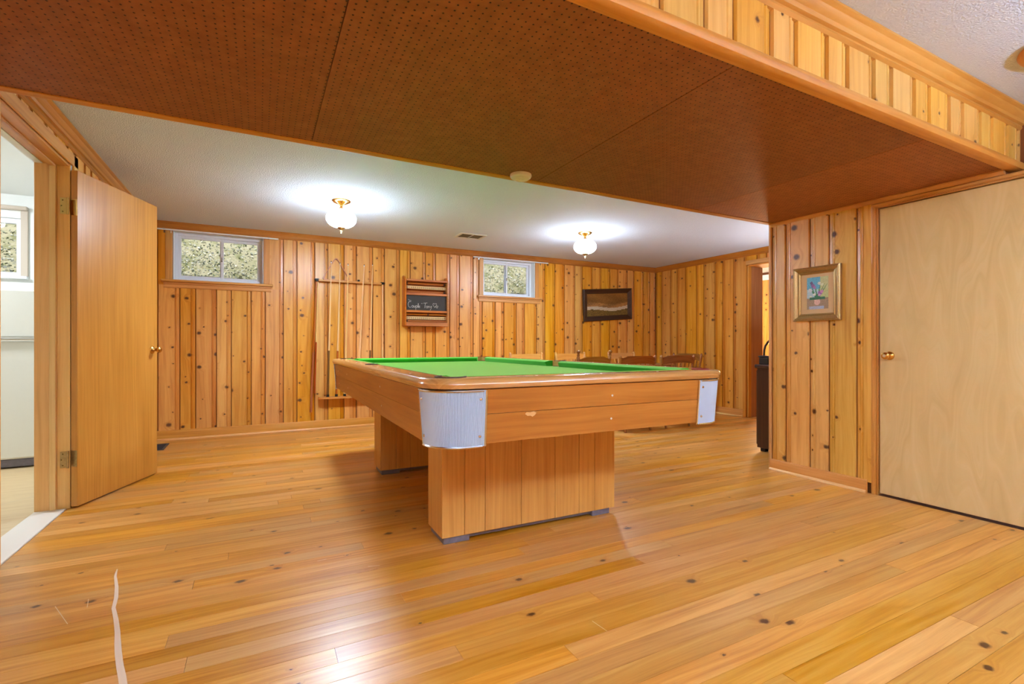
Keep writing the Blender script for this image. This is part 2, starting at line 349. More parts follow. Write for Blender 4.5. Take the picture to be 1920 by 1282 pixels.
def clothmat():
    m, n, L, b = newmat('green_cloth')
    tc = n.new('ShaderNodeTexCoord'); nz = n.new('ShaderNodeTexNoise'); nz.inputs['Scale'].default_value = 700; L.new(tc.outputs['Object'], nz.inputs['Vector'])
    cr = n.new('ShaderNodeValToRGB'); cr.color_ramp.elements[0].color = srgb(44,146,32); cr.color_ramp.elements[1].color = srgb(74,174,52)
    L.new(nz.outputs['Fac'], cr.inputs[0]); L.new(cr.outputs[0], b.inputs['Base Color'])
    b.inputs['Roughness'].default_value = .9; b.inputs['Specular IOR Level'].default_value = .1
    b.inputs['Sheen Weight'].default_value = 1.0; b.inputs['Sheen Roughness'].default_value = .35; b.inputs['Sheen Tint'].default_value = srgb(190,255,150)
    return m
M['cloth'] = clothmat()
def pegmat():
    m, n, L, b = newmat('pegboard')
    tc = n.new('ShaderNodeTexCoord'); sc = n.new('ShaderNodeVectorMath'); sc.operation = 'SCALE'; sc.inputs['Scale'].default_value = 1/.0254
    L.new(tc.outputs['Object'], sc.inputs[0])
    fr = n.new('ShaderNodeVectorMath'); fr.operation = 'FRACTION'; L.new(sc.outputs[0], fr.inputs[0])
    sb = n.new('ShaderNodeVectorMath'); sb.operation = 'SUBTRACT'; sb.inputs[1].default_value = (.5,.5,0); L.new(fr.outputs[0], sb.inputs[0])
    ml = n.new('ShaderNodeVectorMath'); ml.operation = 'MULTIPLY'; ml.inputs[1].default_value = (1,1,0); L.new(sb.outputs[0], ml.inputs[0])
    ln = n.new('ShaderNodeVectorMath'); ln.operation = 'LENGTH'; L.new(ml.outputs[0], ln.inputs[0])
    mr = n.new('ShaderNodeMapRange'); mr.inputs[1].default_value = .09; mr.inputs[2].default_value = .14; L.new(ln.outputs['Value'], mr.inputs[0])
    nz = n.new('ShaderNodeTexNoise'); nz.inputs['Scale'].default_value = 25; nz.inputs['Detail'].default_value = 6; L.new(tc.outputs['Object'], nz.inputs['Vector'])
    cr = n.new('ShaderNodeValToRGB'); cr.color_ramp.elements[0].color = srgb(138,80,40); cr.color_ramp.elements[1].color = srgb(156,95,52)
    cr.color_ramp.elements[0].position = .3; cr.color_ramp.elements[1].position = .7
    L.new(nz.outputs['Fac'], cr.inputs[0])
    oi = n.new('ShaderNodeObjectInfo'); mc = n.new('ShaderNodeMix'); mc.data_type = 'RGBA'; mc.blend_type = 'MULTIPLY'; mc.inputs[0].default_value = 1
    L.new(cr.outputs[0], mc.inputs[6]); L.new(oi.outputs['Color'], mc.inputs[7])
    mx = n.new('ShaderNodeMix'); mx.data_type = 'RGBA'; L.new(mr.outputs[0], mx.inputs[0]); mx.inputs[6].default_value = srgb(44,20,8); L.new(mc.outputs[2], mx.inputs[7])
    L.new(mx.outputs[2], b.inputs['Base Color']); b.inputs['Roughness'].default_value = .55; b.inputs['Specular IOR Level'].default_value = .35
    bp = n.new('ShaderNodeBump'); bp.inputs['Strength'].default_value = .8; bp.inputs['Distance'].default_value = .004; L.new(mr.outputs[0], bp.inputs['Height']); L.new(bp.outputs[0], b.inputs['Normal'])
    return m
M['peg'] = pegmat()
def mottled(name, cols, scale, rough=.9):
    m, n, L, b = newmat(name); tc = n.new('ShaderNodeTexCoord'); nz = n.new('ShaderNodeTexNoise'); nz.inputs['Scale'].default_value = scale
    nz.inputs['Detail'].default_value = 8; nz.inputs['Roughness'].default_value = .75; L.new(tc.outputs['Object'], nz.inputs['Vector'])
    cr = n.new('ShaderNodeValToRGB'); e = cr.color_ramp.elements; e[0].position = .3; e[0].color = cols[0]; e[1].position = .7; e[1].color = cols[-1]
    for i, c in enumerate(cols[1:-1]): q = e.new(.3 + .4*(i+1)/(len(cols)-1)); q.color = c
    L.new(nz.outputs['Fac'], cr.inputs[0]); L.new(cr.outputs[0], b.inputs['Base Color']); b.inputs['Roughness'].default_value = rough; b.inputs['Specular IOR Level'].default_value = .1
    return m
M['bank'] = mottled('bank_turf', [srgb(88,92,60), srgb(126,126,90), srgb(160,154,126), srgb(112,122,78)], 3.5)
def leafmat(name, a, c):
    m, n, L, b = newmat(name); oi = n.new('ShaderNodeNewGeometry'); cr = n.new('ShaderNodeValToRGB')
    cr.color_ramp.elements[0].color = a; cr.color_ramp.elements[1].color = c
    L.new(oi.outputs['Random Per Island'], cr.inputs[0]); L.new(cr.outputs[0], b.inputs['Base Color']); b.inputs['Roughness'].default_value = .8
    return m
M['grass'] = leafmat('dry_grass', srgb(98,108,72), srgb(190,188,172))
M['leaf'] = leafmat('shrub_leaf', srgb(92,108,58), srgb(196,200,160))
def kitfloor():
    m, n, L, b = newmat('kitchen_sheet_floor'); tc = n.new('ShaderNodeTexCoord')
    mp = n.new('ShaderNodeMapping'); mp.inputs['Scale'].default_value = (4,30,1); L.new(tc.outputs['Object'], mp.inputs[0])
    nz = n.new('ShaderNodeTexNoise'); nz.inputs['Scale'].default_value = 1; nz.inputs['Detail'].default_value = 5; L.new(mp.outputs[0], nz.inputs['Vector'])
    cr = n.new('ShaderNodeValToRGB'); cr.color_ramp.elements[0].color = srgb(204,172,124); cr.color_ramp.elements[1].color = srgb(228,204,160)
    L.new(nz.outputs['Fac'], cr.inputs[0]); L.new(cr.outputs[0], b.inputs['Base Color']); b.inputs['Roughness'].default_value = .4
    return m
M['kit_floor'] = kitfloor()
def attrmat(name, rough=.5):
    m, n, L, b = newmat(name); a = n.new('ShaderNodeVertexColor'); a.layer_name = 'paint'; L.new(a.outputs[0], b.inputs['Base Color']); b.inputs['Roughness'].default_value = rough
    return m
M['paint'] = attrmat('printed_picture', .35)

# ------------------------------------------------------------------ room dimensions
YF, XL, XS, XR, ZC, ZP = 6.107, -1.02, 3.61, 5.86, 2.245, 1.935
BY0, BY1 = 1.09, 2.485            # bulkhead depth
YB = -2.6                         # back of the near room
BT = .018                         # board thickness
XBK = 3.86                        # bulkhead runs on behind the right-hand wall line

# ---------------- floor
fl = MB().box(XL-.02, XR+.02, YB, YF+.02, -.08, -.0195).build('floor', M['backing']); struct(fl, 'honey coloured pine plank floor with dark knots and scuffs', 'floor')
PWD = .083
y = .675 - PWD*3
row = 0
pieces = 0
while y < YF - .03:
    y1 = min(y + PWD, YF - .012)
    rnd = random.Random(row*13+5)
    xmin = XL + .001; xmax = (XS if y1 < BY1 else XR) - .012
    xs = [xmin]; xx = xmin + rnd.uniform(.5, 2.6)
    while xx < xmax - .5:
        xs.append(xx); xx += rnd.uniform(1.6, 3.4)
    xs.append(xmax)
    for a, c in zip(xs[:-1], xs[1:]):
        MB().box(a+.0007, c-.0007, y+.0007, y1-.0007, -.019, 0).build('plank', M['floor'], fl); pieces += 1
    y = y1; row += 1
o = MB()
yy = .675 - PWD*3
while yy > YB + .1:
    o.box(XL+.001, XS-.01, yy-PWD+.0007, yy-.0007, -.019, 0); yy -= PWD
o.build('plank_run', M['floor'], fl, kind='stuff')
# the long pale scratch and short ones in the finish
def ribbon(pts, wids, z=.0007):
    m = MB(); V = []
    for i, (p, w) in enumerate(zip(pts, wids)):
        a = Vector(pts[max(i-1,0)]); c = Vector(pts[min(i+1,len(pts)-1)]); t = (c-a).normalized(); nrm = Vector((-t.y, t.x))
        V += [(p[0]+nrm.x*w, p[1]+nrm.y*w, z), (p[0]-nrm.x*w, p[1]-nrm.y*w, z)]
    return m.add(V, [(2*i, 2*i+1, 2*i+3, 2*i+2) for i in range(len(pts)-1)])
SCR = [(-.55,2.695),(-.541,2.618),(-.512,2.5),(-.492,2.395),(-.481,2.303),(-.455,2.21),(-.429,2.105),(-.413,2.029),(-.397,1.958),(-.376,1.875),(-.358,1.812),(-.33,1.70)]
ribbon(SCR, [.002,.0045,.006,.0065,.006,.007,.0075,.0085,.009,.009,.0095,.0095]).build('scratch_mark', M['scratch'], fl)
for a, c in (((-.679,2.419),(-.597,2.246)), ((-.584,2.43),(-.57,2.354)), ((1.054,1.411),(1.062,1.338)), ((.237,2.375),(.276,2.38)), ((.43,2.215),(.479,2.201))):
    ribbon([a, c], [.0012,.0012]).build('scratch_mark', M['scratch'], fl)

# ---------------- pine board walls
def board_prof(w, d=BT):
    """cross-section (u, depth towards room); moulded bead and groove on the right-hand side, with a material slot per segment"""
    p = [(0,0),(0,d-.013),(.002,d),(w-.050,d),(w-.048,d-.006),(w-.044,d-.006),(w-.040,d-.001),(w-.032,d-.001),(w-.027,d-.007),(w-.010,d-.009),(w-.006,d-.014),(w-.0005,d-.014),(w-.0005,0)]
    slots = [2,0,0,1,1,1,1,1,1,1,2,2,2]
    return p, slots
def board(wall, axis, u0, u1, z0, z1, base, sgn, mat):
    """axis 'x': wall plane y=base, boards side by side along x; sgn = direction of the room (-1 => towards -y)"""
    w = u1 - u0
    if w < .075: prof, slots = [(0,0),(0,BT),(w,BT),(w,0)], [0]*4
    else: prof, slots = board_prof(w)
    if axis == 'x': lp = [(u0+a, base+sgn*b_) for a, b_ in prof]
    else: lp = [(base+sgn*b_, u0+a) for a, b_ in prof]
    o = MB().prism(lp, 'z', z0, z1).build('board', mat, wall)
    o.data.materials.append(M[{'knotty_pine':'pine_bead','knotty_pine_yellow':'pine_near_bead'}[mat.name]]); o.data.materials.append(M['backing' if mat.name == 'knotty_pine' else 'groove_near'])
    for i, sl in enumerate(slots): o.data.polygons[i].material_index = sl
    return o

# far wall, with two window holes
GX = [-1.02,-.911,-.723,-.585,-.397,-.26,-.07,.068,.251,.392,.582,.726,.908,1.05,1.242,1.386,1.575,1.712,1.91,2.045,2.242,2.377,2.576,2.71,2.904,3.038,3.236,3.369,3.565,3.708,3.88,4.052,4.238,4.375,4.559,4.726,4.906,5.066,5.258,5.398,5.593,5.74,5.86]
W1 = (-.79, .048, 1.655, 2.172); W2 = (2.722, 3.537, 1.655, 2.172)
wf = MB()
def holewall(m, x0, x1, holes, y0, y1, z0, z1):
    xs = x0
    for h in holes:
        m.box(xs, h[0], y0, y1, z0, z1); m.box(h[0], h[1], y0, y1, z0, h[2]); m.box(h[0], h[1], y0, y1, h[3], z1); xs = h[1]
    m.box(xs, x1, y0, y1, z0, z1)
holewall(wf, XL-.15, XR+.02, [W1, W2], YF, YF+.20, -.08, 2.6)
wf = wf.build('wall_far', M['backing']); struct(wf, 'long far wall of vertical knotty pine boards with two small windows', 'wall')
ZB0 = .085; ZTOP = 2.18
for a, c in zip(GX[:-1], GX[1:]):
    cuts = []
    for h in (W1, W2):
        if c > h[0]-.06 and a < h[1]+.06: cuts.append(h)
    if not cuts: board(wf, 'x', a, c, ZB0, ZTOP, YF, -1, M['pine'])
    else:
        h = cuts[0]; lo, hi = h[0]-.06, h[1]+.06
        board(wf, 'x', a, c, ZB0, 1.60, YF, -1, M['pine'])
        if a < lo - .012: board(wf, 'x', a, lo, 1.60, ZTOP, YF, -1, M['pine'])
        if c > hi + .012: board(wf, 'x', max(a, hi), c, 1.60, ZTOP, YF, -1, M['pine'])
# right wall (with doorway), seen beyond the stub wall
wr = MB().box(XR, XR+.12, 4.39, YF+.2, -.08, 2.6).box(XR, XR+.12, 3.55, 4.39, 2.055, 2.6).box(XR, XR+.12, 2.2, 3.55, -.08, 2.6).build('wall_right', M['backing'])
struct(wr, 'right hand pine board wall with an open doorway', 'wall')
GY = [6.089,5.964,5.769,5.629,5.456,5.244,5.11,4.91,4.778,4.598,4.43]
for a, c in zip(GY[:-1], GY[1:]): board(wr, 'y', c, a, ZB0, ZTOP, XR, -1, M['pine'])
for a, c in ((4.43,4.24),(4.24,4.10),(4.10,3.91),(3.91,3.775),(3.775,3.585),(3.585,3.45)):
    board(wr, 'y', c, a, 2.10, ZTOP, XR, -1, M['pine'])
for a, c in ((3.47,3.30),(3.30,3.16),(3.16,2.97),(2.97,2.83),(2.83,2.64),(2.64,2.5)): board(wr, 'y', c, a, ZB0, 2.10 if a > 3.46 else ZTOP, XR, -1, M['pine'])
# left wall (X = XL) : opening to the kitchen between y 2.975 and 3.815, pine above and beyond
OY0, OY1, OZ = 2.94, 3.815, 2.05
wl = MB().box(XL-.15, XL-.002, OY1+.02, YF, -.08, 2.6).box(XL-.15, XL-.002, OY0, OY1+.02, OZ+.02, 2.6).box(XL-.15, XL-.002, YB, OY0-.02, -.08, 2.6).build('wall_left', M['kit_wall'])
struct(wl, 'left hand wall with the kitchen doorway and pine boards above it', 'wall')
ys = [6.08]; k = 0
while ys[-1] > YB + .3: ys.append(ys[-1] - (.19 if k % 2 == 0 else .137)); k += 1
for a, c in zip(ys[:-1], ys[1:]):
    if c >= OY1 + .03: board(wl, 'y', c, a, ZB0, ZTOP, XL-.002, 1, M['pine'])
    elif a > OY0 - .03: board(wl, 'y', c, a, OZ+.085, ZTOP, XL-.002, 1, M['pine'])
    else: board(wl, 'y', c, a, ZB0, ZTOP, XL-.002, 1, M['pine'])
# stub wall beside the closet door
ws = MB().box(XS, XS+.10, 1.75, 2.485, -.08, 2.4).box(XS+.10, XS+.2, YB, .93, -.08, 2.4).box(XS, XS+.10, BY0+.03, 1.75, 1.90, 2.4).box(XS+.10, XS+.2, .93, BY0+.03, 1.90, 2.4).build('wall_stub', M['backing'])
struct(ws, 'yellow knotty pine stub wall between the closet door and the far room', 'wall')
SY = [2.478,2.366,2.181,2.045,1.864,1.766]
for a, c in zip(SY[:-1], SY[1:]): board(ws, 'y', c, a, .07, ZP-.012, XS, -1, M['pine_near'])
MB().cbox(XS-.022, XS+.10, 2.478, 2.497, 0, ZP+.01, .003).build('corner_board', M['trimZ'], ws)
k = 0; yv = .90
while yv > YB+.2:
    w_ = .19 if k % 2 else .137; board(ws, 'y', yv-w_, yv, .07, ZTOP, XS+.10, -1, M['pine_near']); yv -= w_; k += 1
# closet rear wall (faces the far room), back wall of the near room
wc = MB().box(XS+.10, XR, 2.39, 2.485, -.08, 2.4).build('wall_closet', M['backing']); struct(wc, 'pine board rear wall of the closet behind the dark cabinet', 'wall')
xv = XS+.11; k = 0
while xv < XR-.15:
    w_ = .19 if k % 2 else .137; board(wc, 'x', xv, xv+w_, .05, ZTOP, 2.485, 1, M['pine']); xv += w_; k += 1
wb = MB().box(XL-.15, XS+.22, YB-.1, YB, -.08, 2.6).build('wall_back', M['pine']); struct(wb, 'pine wall at the back of the near room behind the camera', 'wall')

# ---------------- ceiling and bulkhead
ce = MB().box(XL-.15, XR+.12, YB-.1, YF+.2, ZC, ZC+.12).build('ceiling', M['ceiling']); struct(ce, 'white stippled plaster ceiling over both parts of the room', 'ceiling')
bk = MB().box(XL, XBK, BY0+.02, BY1-.005, ZP+.008, ZC+.01).build('wall_bulkhead', M['backing'])
struct(bk, 'low dropped bulkhead faced with pine boards and brown pegboard underneath', 'bulkhead')
seams = [XL, .22, 1.44, 2.745, XS]
for i, (a, c) in enumerate(zip(seams[:-1], seams[1:])):
    o = MB().cbox(a+.0012, c-.0012, BY0+.005, BY1-.006, ZP, ZP+.006, .001).build('pegboard_panel', M['peg'], bk)
    o.color = [(1,1,1,1),(.97,.97,.97,1),(.93,.93,.93,1),(1.2,1.18,1.15,1)][i]
xv = XL; k = 0; rb = random.Random(3)
while xv < XBK-.02:
    w_ = min(.19 if k % 2 else .137, XBK - xv)
    board(bk, 'x', xv, xv+w_, 1.965, 2.175, BY0+.02, -1, M['pine_near']); xv += w_; k += 1
# bottom corner moulding (rounded) on the near edge, slim moulding on the far edge
MB().prism([(BY0+.03,ZP-.006),(BY0-.004,ZP-.006),(BY0-.016,ZP+.002),(BY0-.020,ZP+.016),(BY0-.018,ZP+.034),(BY0-.008,ZP+.044),(BY0+.004,ZP+.052),(BY0+.02,ZP+.052)], 'x', XL, XBK).build('corner_moulding', M['trimX'], bk, 40)
MB().prism([(BY1-.03,ZP-.004),(BY1-.008,ZP-.010),(BY1+.004,ZP-.008),(BY1+.006,ZP+.03),(BY1-.008,ZP+.04),(BY1-.03,ZP+.006)], 'x', XL, XS+.02).build('corner_moulding', M['trimX'], bk, 30)
MB().box(XL, XS+.1, BY1-.01, BY1, ZP+.02, ZC).build('rear_face', M['white'], bk)
# crown mouldings : profile (out, down)
def crown_prof(sz=1.0):
    return [(0,0),(.062*sz,0),(.064*sz,-.010*sz),(.052*sz,-.018*sz),(.046*sz,-.030*sz),(.034*sz,-.040*sz),(.030*sz,-.052*sz),(.020*sz,-.056*sz),(.022*sz,-.066*sz),(.014*sz,-.075*sz),(0,-.078*sz)]
def crown(name, axis, a0, a1, base, sgn, z, sz, mat, label):
    prof = [(base+sgn*p, z+q) for p, q in crown_prof(sz)]
    o = MB().prism(prof, axis, a0, a1).build(name, mat, None, 25); struct(o, label, 'trim'); return o
crown('trim_1', 'x', XL+.01, XR-.003, YF-BT*.2, -1, ZC-.0005, 1.0, M['crownX'], 'dark stained crown moulding along the top of the far wall')
crown('trim_2', 'y', 2.5, YF-.003, XR-BT*.2, -1, ZC-.0005, 1.0, M['crownY'], 'crown moulding along the top of the right hand wall')
crown('trim_3', 'y', BY1+.006, YF-.003, XL+BT*.2, 1, ZC-.0005, 1.15, M['crownY'], 'crown moulding along the top of the left wall above the open door')
crown('trim_4', 'x', XL, XBK, BY0+.018, -1, ZC-.0005, 1.15, M['trimX'], 'wide crown moulding above the pine face of the bulkhead')
def baseb(name, axis, a0, a1, base, sgn, hgt, mat, shoemat, label):
    prof = [(0,.0),(.016,.0),(.016,hgt-.012),(.012,hgt-.003),(.006,hgt),(0,hgt)]
    o = MB().prism([(base+sgn*(BT+p), q) for p, q in prof], axis, a0, a1).build(name, mat, None, 30); struct(o, label, 'baseboard')
    MB().prism([(base+sgn*(BT+.016+p), q) for p, q in ((0,.0005),(.014,.0005),(.014,.008),(.010,.014),(.004,.018),(0,.019))], axis, a0, a1).build('shoe_moulding', shoemat, o, 40)
baseb('baseboard_far', 'x', XL+.02, XR-.03, YF, -1, .10, M['trimX'], M['shoe'], 'pine baseboard at the foot of the far wall')
baseb('baseboard_right', 'y', 4.43, YF-.04, XR, -1, .10, M['trimY'], M['shoeY'], 'pine baseboard at the foot of the right hand wall')
baseb('baseboard_stub', 'y', 1.79, 2.478, XS, -1, .085, M['trimY'], M['shoeY'], 'pine baseboard with pale shoe moulding under the flower picture')
# slim moulding between pegboard and stub wall / closet door
o = MB().prism([(XS,ZP-.001),(XS-.034,ZP-.001),(XS-.034,ZP-.008),(XS-.026,ZP-.016),(XS-.018,ZP-.026),(XS,ZP-.030)], 'y', BY0+.03, 2.478).build('trim_5', M['trimY'], None, 30)
struct(o, 'slim moulding where the pegboard meets the stub wall', 'trim')

# ---------------- closet door (right)
d1 = MB().cbox(XS-.006, XS+.034, .955, 1.725, .014, 1.868, .002).build('door_1', M['birch']); struct(d1, 'flat pale birch closet door with a brass knob', 'door')
MB().prism([(XS-.016,1.732),(XS-.016,1.737),(XS-.010,1.741),(XS-.020,1.748),(XS-.022,1.76),(XS-.018,1.768),(XS,1.768),(XS+.04,1.768),(XS+.04,1.732)], 'z', 0, 1.905).build('side_casing', M['trimZ'], d1, 25)
MB().prism([(XS-.016,.948),(XS-.016,.943),(XS-.010,.939),(XS-.020,.932),(XS-.022,.92),(XS-.018,.912),(XS+.04,.912),(XS+.04,.948)], 'z', 0, 1.905).build('side_casing', M['trimZ'], d1, 25)
MB().prism([(XS-.016,1.874),(XS-.016,1.879),(XS-.010,1.883),(XS-.020,1.890),(XS-.022,1.90),(XS-.018,1.906),(XS+.04,1.906),(XS+.04,1.874)], 'y', .912, 1.768).build('head_casing', M['trimY'], d1, 25)
kn = MB().lathe([(.0,.066),(.016,.064),(.022,.058),(.022,.05),(.013,.04),(.010,.026),(.014,.014),(.026,.008),(.028,.0),(0,0)], (XS-.006,1.668,.912), 24, Matrix.Rotation(R(-90),3,'Y')).build('knob', M['brass'], d1, 40)
MB().lathe([(0,.0665),(.009,.0665),(.009,.0645),(0,.0645)], (XS-.006,1.668,.912), 16, Matrix.Rotation(R(-90),3,'Y')).build('knob_button', M['gold_light'], kn, 30)

# ---------------- kitchen doorway (left) with open slab door
d2 = empty('door_2', (-1.004, 3.806, 0)); struct(d2, 'open brown flush wooden door hinged at the kitchen doorway', 'door')
ang = math.atan2(4.533-3.802, -.697+.978)       # leaf direction
leaf = MB().cbox(.012, .795, -.036, 0, .012, 2.03, .0015).build('leaf', M['oak_door'], d2); leaf.rotation_euler = (0,0,ang)
M['hinge_screw'] = plain('screw', srgb(120,96,48), .3, 1.0)
for zc, mt in ((1.808,'brass'),(.30,'brass_old')):
    hg = MB().tube([(0,0,zc-.05),(0,0,zc-.017),(0,0,zc+.017),(0,0,zc+.05)], .0062, 10).build('hinge', M[mt], d2, 40); hg.location = (-.004,-.012,0)
    MB().box(-.036,-.004,.004,.0062,zc-.048,zc+.048).build('hinge_leaf', M[mt], hg)
    o = MB().box(.010,.012,-.034,-.002,zc-.048,zc+.048).build('hinge_leaf', M[mt], hg); o.rotation_euler = (0,0,ang); o.location = (.004,.012,0)
    for dz, dx in ((-.034,-.024),(0,-.030),(.034,-.024)):
        MB().lathe([(0,.001),(.0032,.0006),(.0036,0)], (dx,.004,zc+dz), 10, Matrix.Rotation(R(90),3,'X')).build('screw', M['hinge_screw'], hg)
kz = .945
for sd in (1,-1):
    Mx = Matrix.Rotation(R(90 if sd > 0 else -90),3,'X')
    o = MB().lathe([(0,.062),(.014,.061),(.021,.055),(.022,.046),(.014,.036),(.010,.022),(.016,.012),(.028,.006),(.030,0),(0,0)], (.735, -.036 if sd > 0 else 0, kz), 22, Mx).build('knob', M['brass'], d2, 40); o.rotation_euler = (0,0,ang)
o = MB().box(.794,.7965,-.030,-.006,kz-.028,kz+.028).build('latch_plate', M['brass'], d2); o.rotation_euler = (0,0,ang)
# jamb and casing, fixed to the wall
tj = MB().cbox(XL-.145, XL-.045, OY1, OY1+.02, 0, OZ+.02, .002).build('trim_6', M['jamb']); struct(tj, 'wooden door frame of the kitchen doorway', 'door frame')
MB().cbox(XL-.075, XL-.046, OY1-.012, OY1, 0, OZ, .002).build('door_stop', M['jamb'], tj)
MB().cbox(XL-.045, XL+.016, OY1+.006, OY1+.02, 0, OZ+.02, .002).build('hinge_jamb', M['jamb'], tj)
MB().cbox(XL+.0165, XL+.03, OY1+.03, OY1+.10, 0, OZ+.08, .003).build('side_casing', M['jamb'], tj)
MB().cbox(XL-.145, XL+.014, OY0-.02, OY0, 0, OZ+.02, .002).build('side_jamb', M['jamb'], tj)
MB().cbox(XL-.105, XL+.014, OY0, OY1, OZ, OZ+.02, .002).build('head_jamb', M['trimY'], tj)
MB().cbox(XL-.146, XL-.106, OY0, OY1, OZ-.002, OZ+.02, .002).build('head_edge_reflection', M['white'], tj)  # kitchen's white reflection on the varnished head jamb, painted as a strip
MB().cbox(XL-.075, XL-.046, OY0, OY1-.012, OZ-.012, OZ, .002).build('head_stop', M['trimY'], tj)
MB().cbox(XL+.0165, XL+.03, OY0-.1, OY1+.10, OZ+.012, OZ+.082, .003).build('head_casing', M['trimY'], tj)
o = MB().cbox(XL-.146, XL-.001, OY0, OY1, -.004, .006, .003).build('trim_7', M['thresh']); struct(o, 'cream threshold strip in the kitchen doorway', 'threshold')

# ---------------- kitchen beyond the doorway
KX = -4.2; KY = 6.08
kf = MB()
o = MB().box(KX, XL-.146, 1.6, KY, -.06, -.002).build('floor_kitchen', M['kit_floor']); struct(o, 'beige sheet flooring of the kitchen', 'floor')
for a, c in (((-1.9,3.55),(-1.17,4.39)), ((-2.2,4.5),(-1.5,5.3))):
    ribbon([a, c], [.0015,.0015], -.0014).build('seam', M['kit_trim'], o)
KW = (-2.75, -1.945, 1.605, 2.145)
kw = MB(); holewall(kw, KX, XL-.15, [KW], KY, KY+.15, -.06, 2.45)
kw = kw.build('wall_kitchen', M['kit_wall']); struct(kw, 'white kitchen end wall with a small high window', 'wall')
o = MB().box(KX-.1, KX, 1.5, KY+.15, -.06, 2.45).build('wall_kitchen_side', M['kit_wall']); struct(o, 'white side wall of the kitchen', 'wall')
o = MB().box(KX, XL-.15, 1.5, 1.6, -.06, 2.45).build('wall_kitchen_back', M['kit_wall']); struct(o, 'white near wall of the kitchen', 'wall')
o = MB().box(KX-.1, XL-.15, 1.5, KY+.15, 2.36, 2.46).build('ceiling_kitchen', M['kit_wall']); struct(o, 'white kitchen ceiling', 'ceiling')
w3 = empty('window_3', (-2.35, KY, 1.6)); struct(w3, 'kitchen window with beige trim above the white refrigerator', 'window')
def rel(mb, base): mb.v = [(a-base[0], b_-base[1], c-base[2]) for a, b_, c in mb.v]; return mb
B3 = (-2.35, KY, 1.6)
rel(MB().cbox(-2.80,-1.89,KY-.05,KY-.002,2.215,2.25,.006), B3).build('roller_box', M['kit_trim'], w3)
rel(MB().cbox(-1.942,-1.892,KY-.02,KY-.0005,1.612,2.214,.003), B3).build('side_casing', M['kit_trim'], w3)
rel(MB().cbox(-2.80,-2.752,KY-.02,KY-.0005,1.612,2.214,.003), B3).build('side_casing', M['kit_trim'], w3)
rel(MB().cbox(-2.80,-1.89,KY-.05,KY-.0005,1.585,1.611,.003), B3).build('sill', M['white'], w3)
fr = MB()
for q in ((-2.75,-2.71,1.605,2.145),(-1.985,-1.945,1.605,2.145),(-2.71,-1.985,1.605,1.65),(-2.71,-1.985,2.10,2.145)): fr.box(q[0],q[1],KY+.03,KY+.08,q[2],q[3])
rel(fr, B3).build('frame', M['vinyl'], w3)
rel(MB().box(-2.71,-1.985,KY+.05,KY+.054,1.65,2.10), B3).build('pane', M['glass'], w3)
# refrigerator
FX0, FX1, FY = -2.12, -1.40, 5.25
fg = tag(empty('refrigerator', (-1.76, 5.58, 0)), 'white two door refrigerator seen through the kitchen doorway', 'refrigerator'); BF = (-1.76, 5.58, 0)
rel(MB().cbox(FX0,FX1,FY+.06,FY+.72,.05,1.42,.01), BF).build('body', M['fridge'], fg, 30)
rel(MB().cbox(FX0,FX1,FY,FY+.055,1.035,1.425,.014), BF).build('freezer_door', M['fridge'], fg, 30)
rel(MB().cbox(FX0,FX1,FY,FY+.055,.075,1.022,.014), BF).build('door', M['fridge'], fg, 30)
rel(MB().cbox(FX0+.01,FX1-.005,FY-.028,FY-.002,1.016,1.040,.008), BF).build('handle', M['chrome'], fg, 30)
rel(MB().cbox(FX0+.02,FX1-.02,FY+.03,FY+.06,.008,.07,.004), BF).build('kick_plate', M['steel'], fg)
for x_ in (FX0+.06, FX1-.06):
    rel(MB().lathe([(.02,0),(.02,.05)], (x_,FY+.2,0), 10), BF).build('foot', M['black'], fg); rel(MB().lathe([(.02,0),(.02,.05)], (x_,FY+.6,0), 10), BF).build('foot', M['black'], fg)

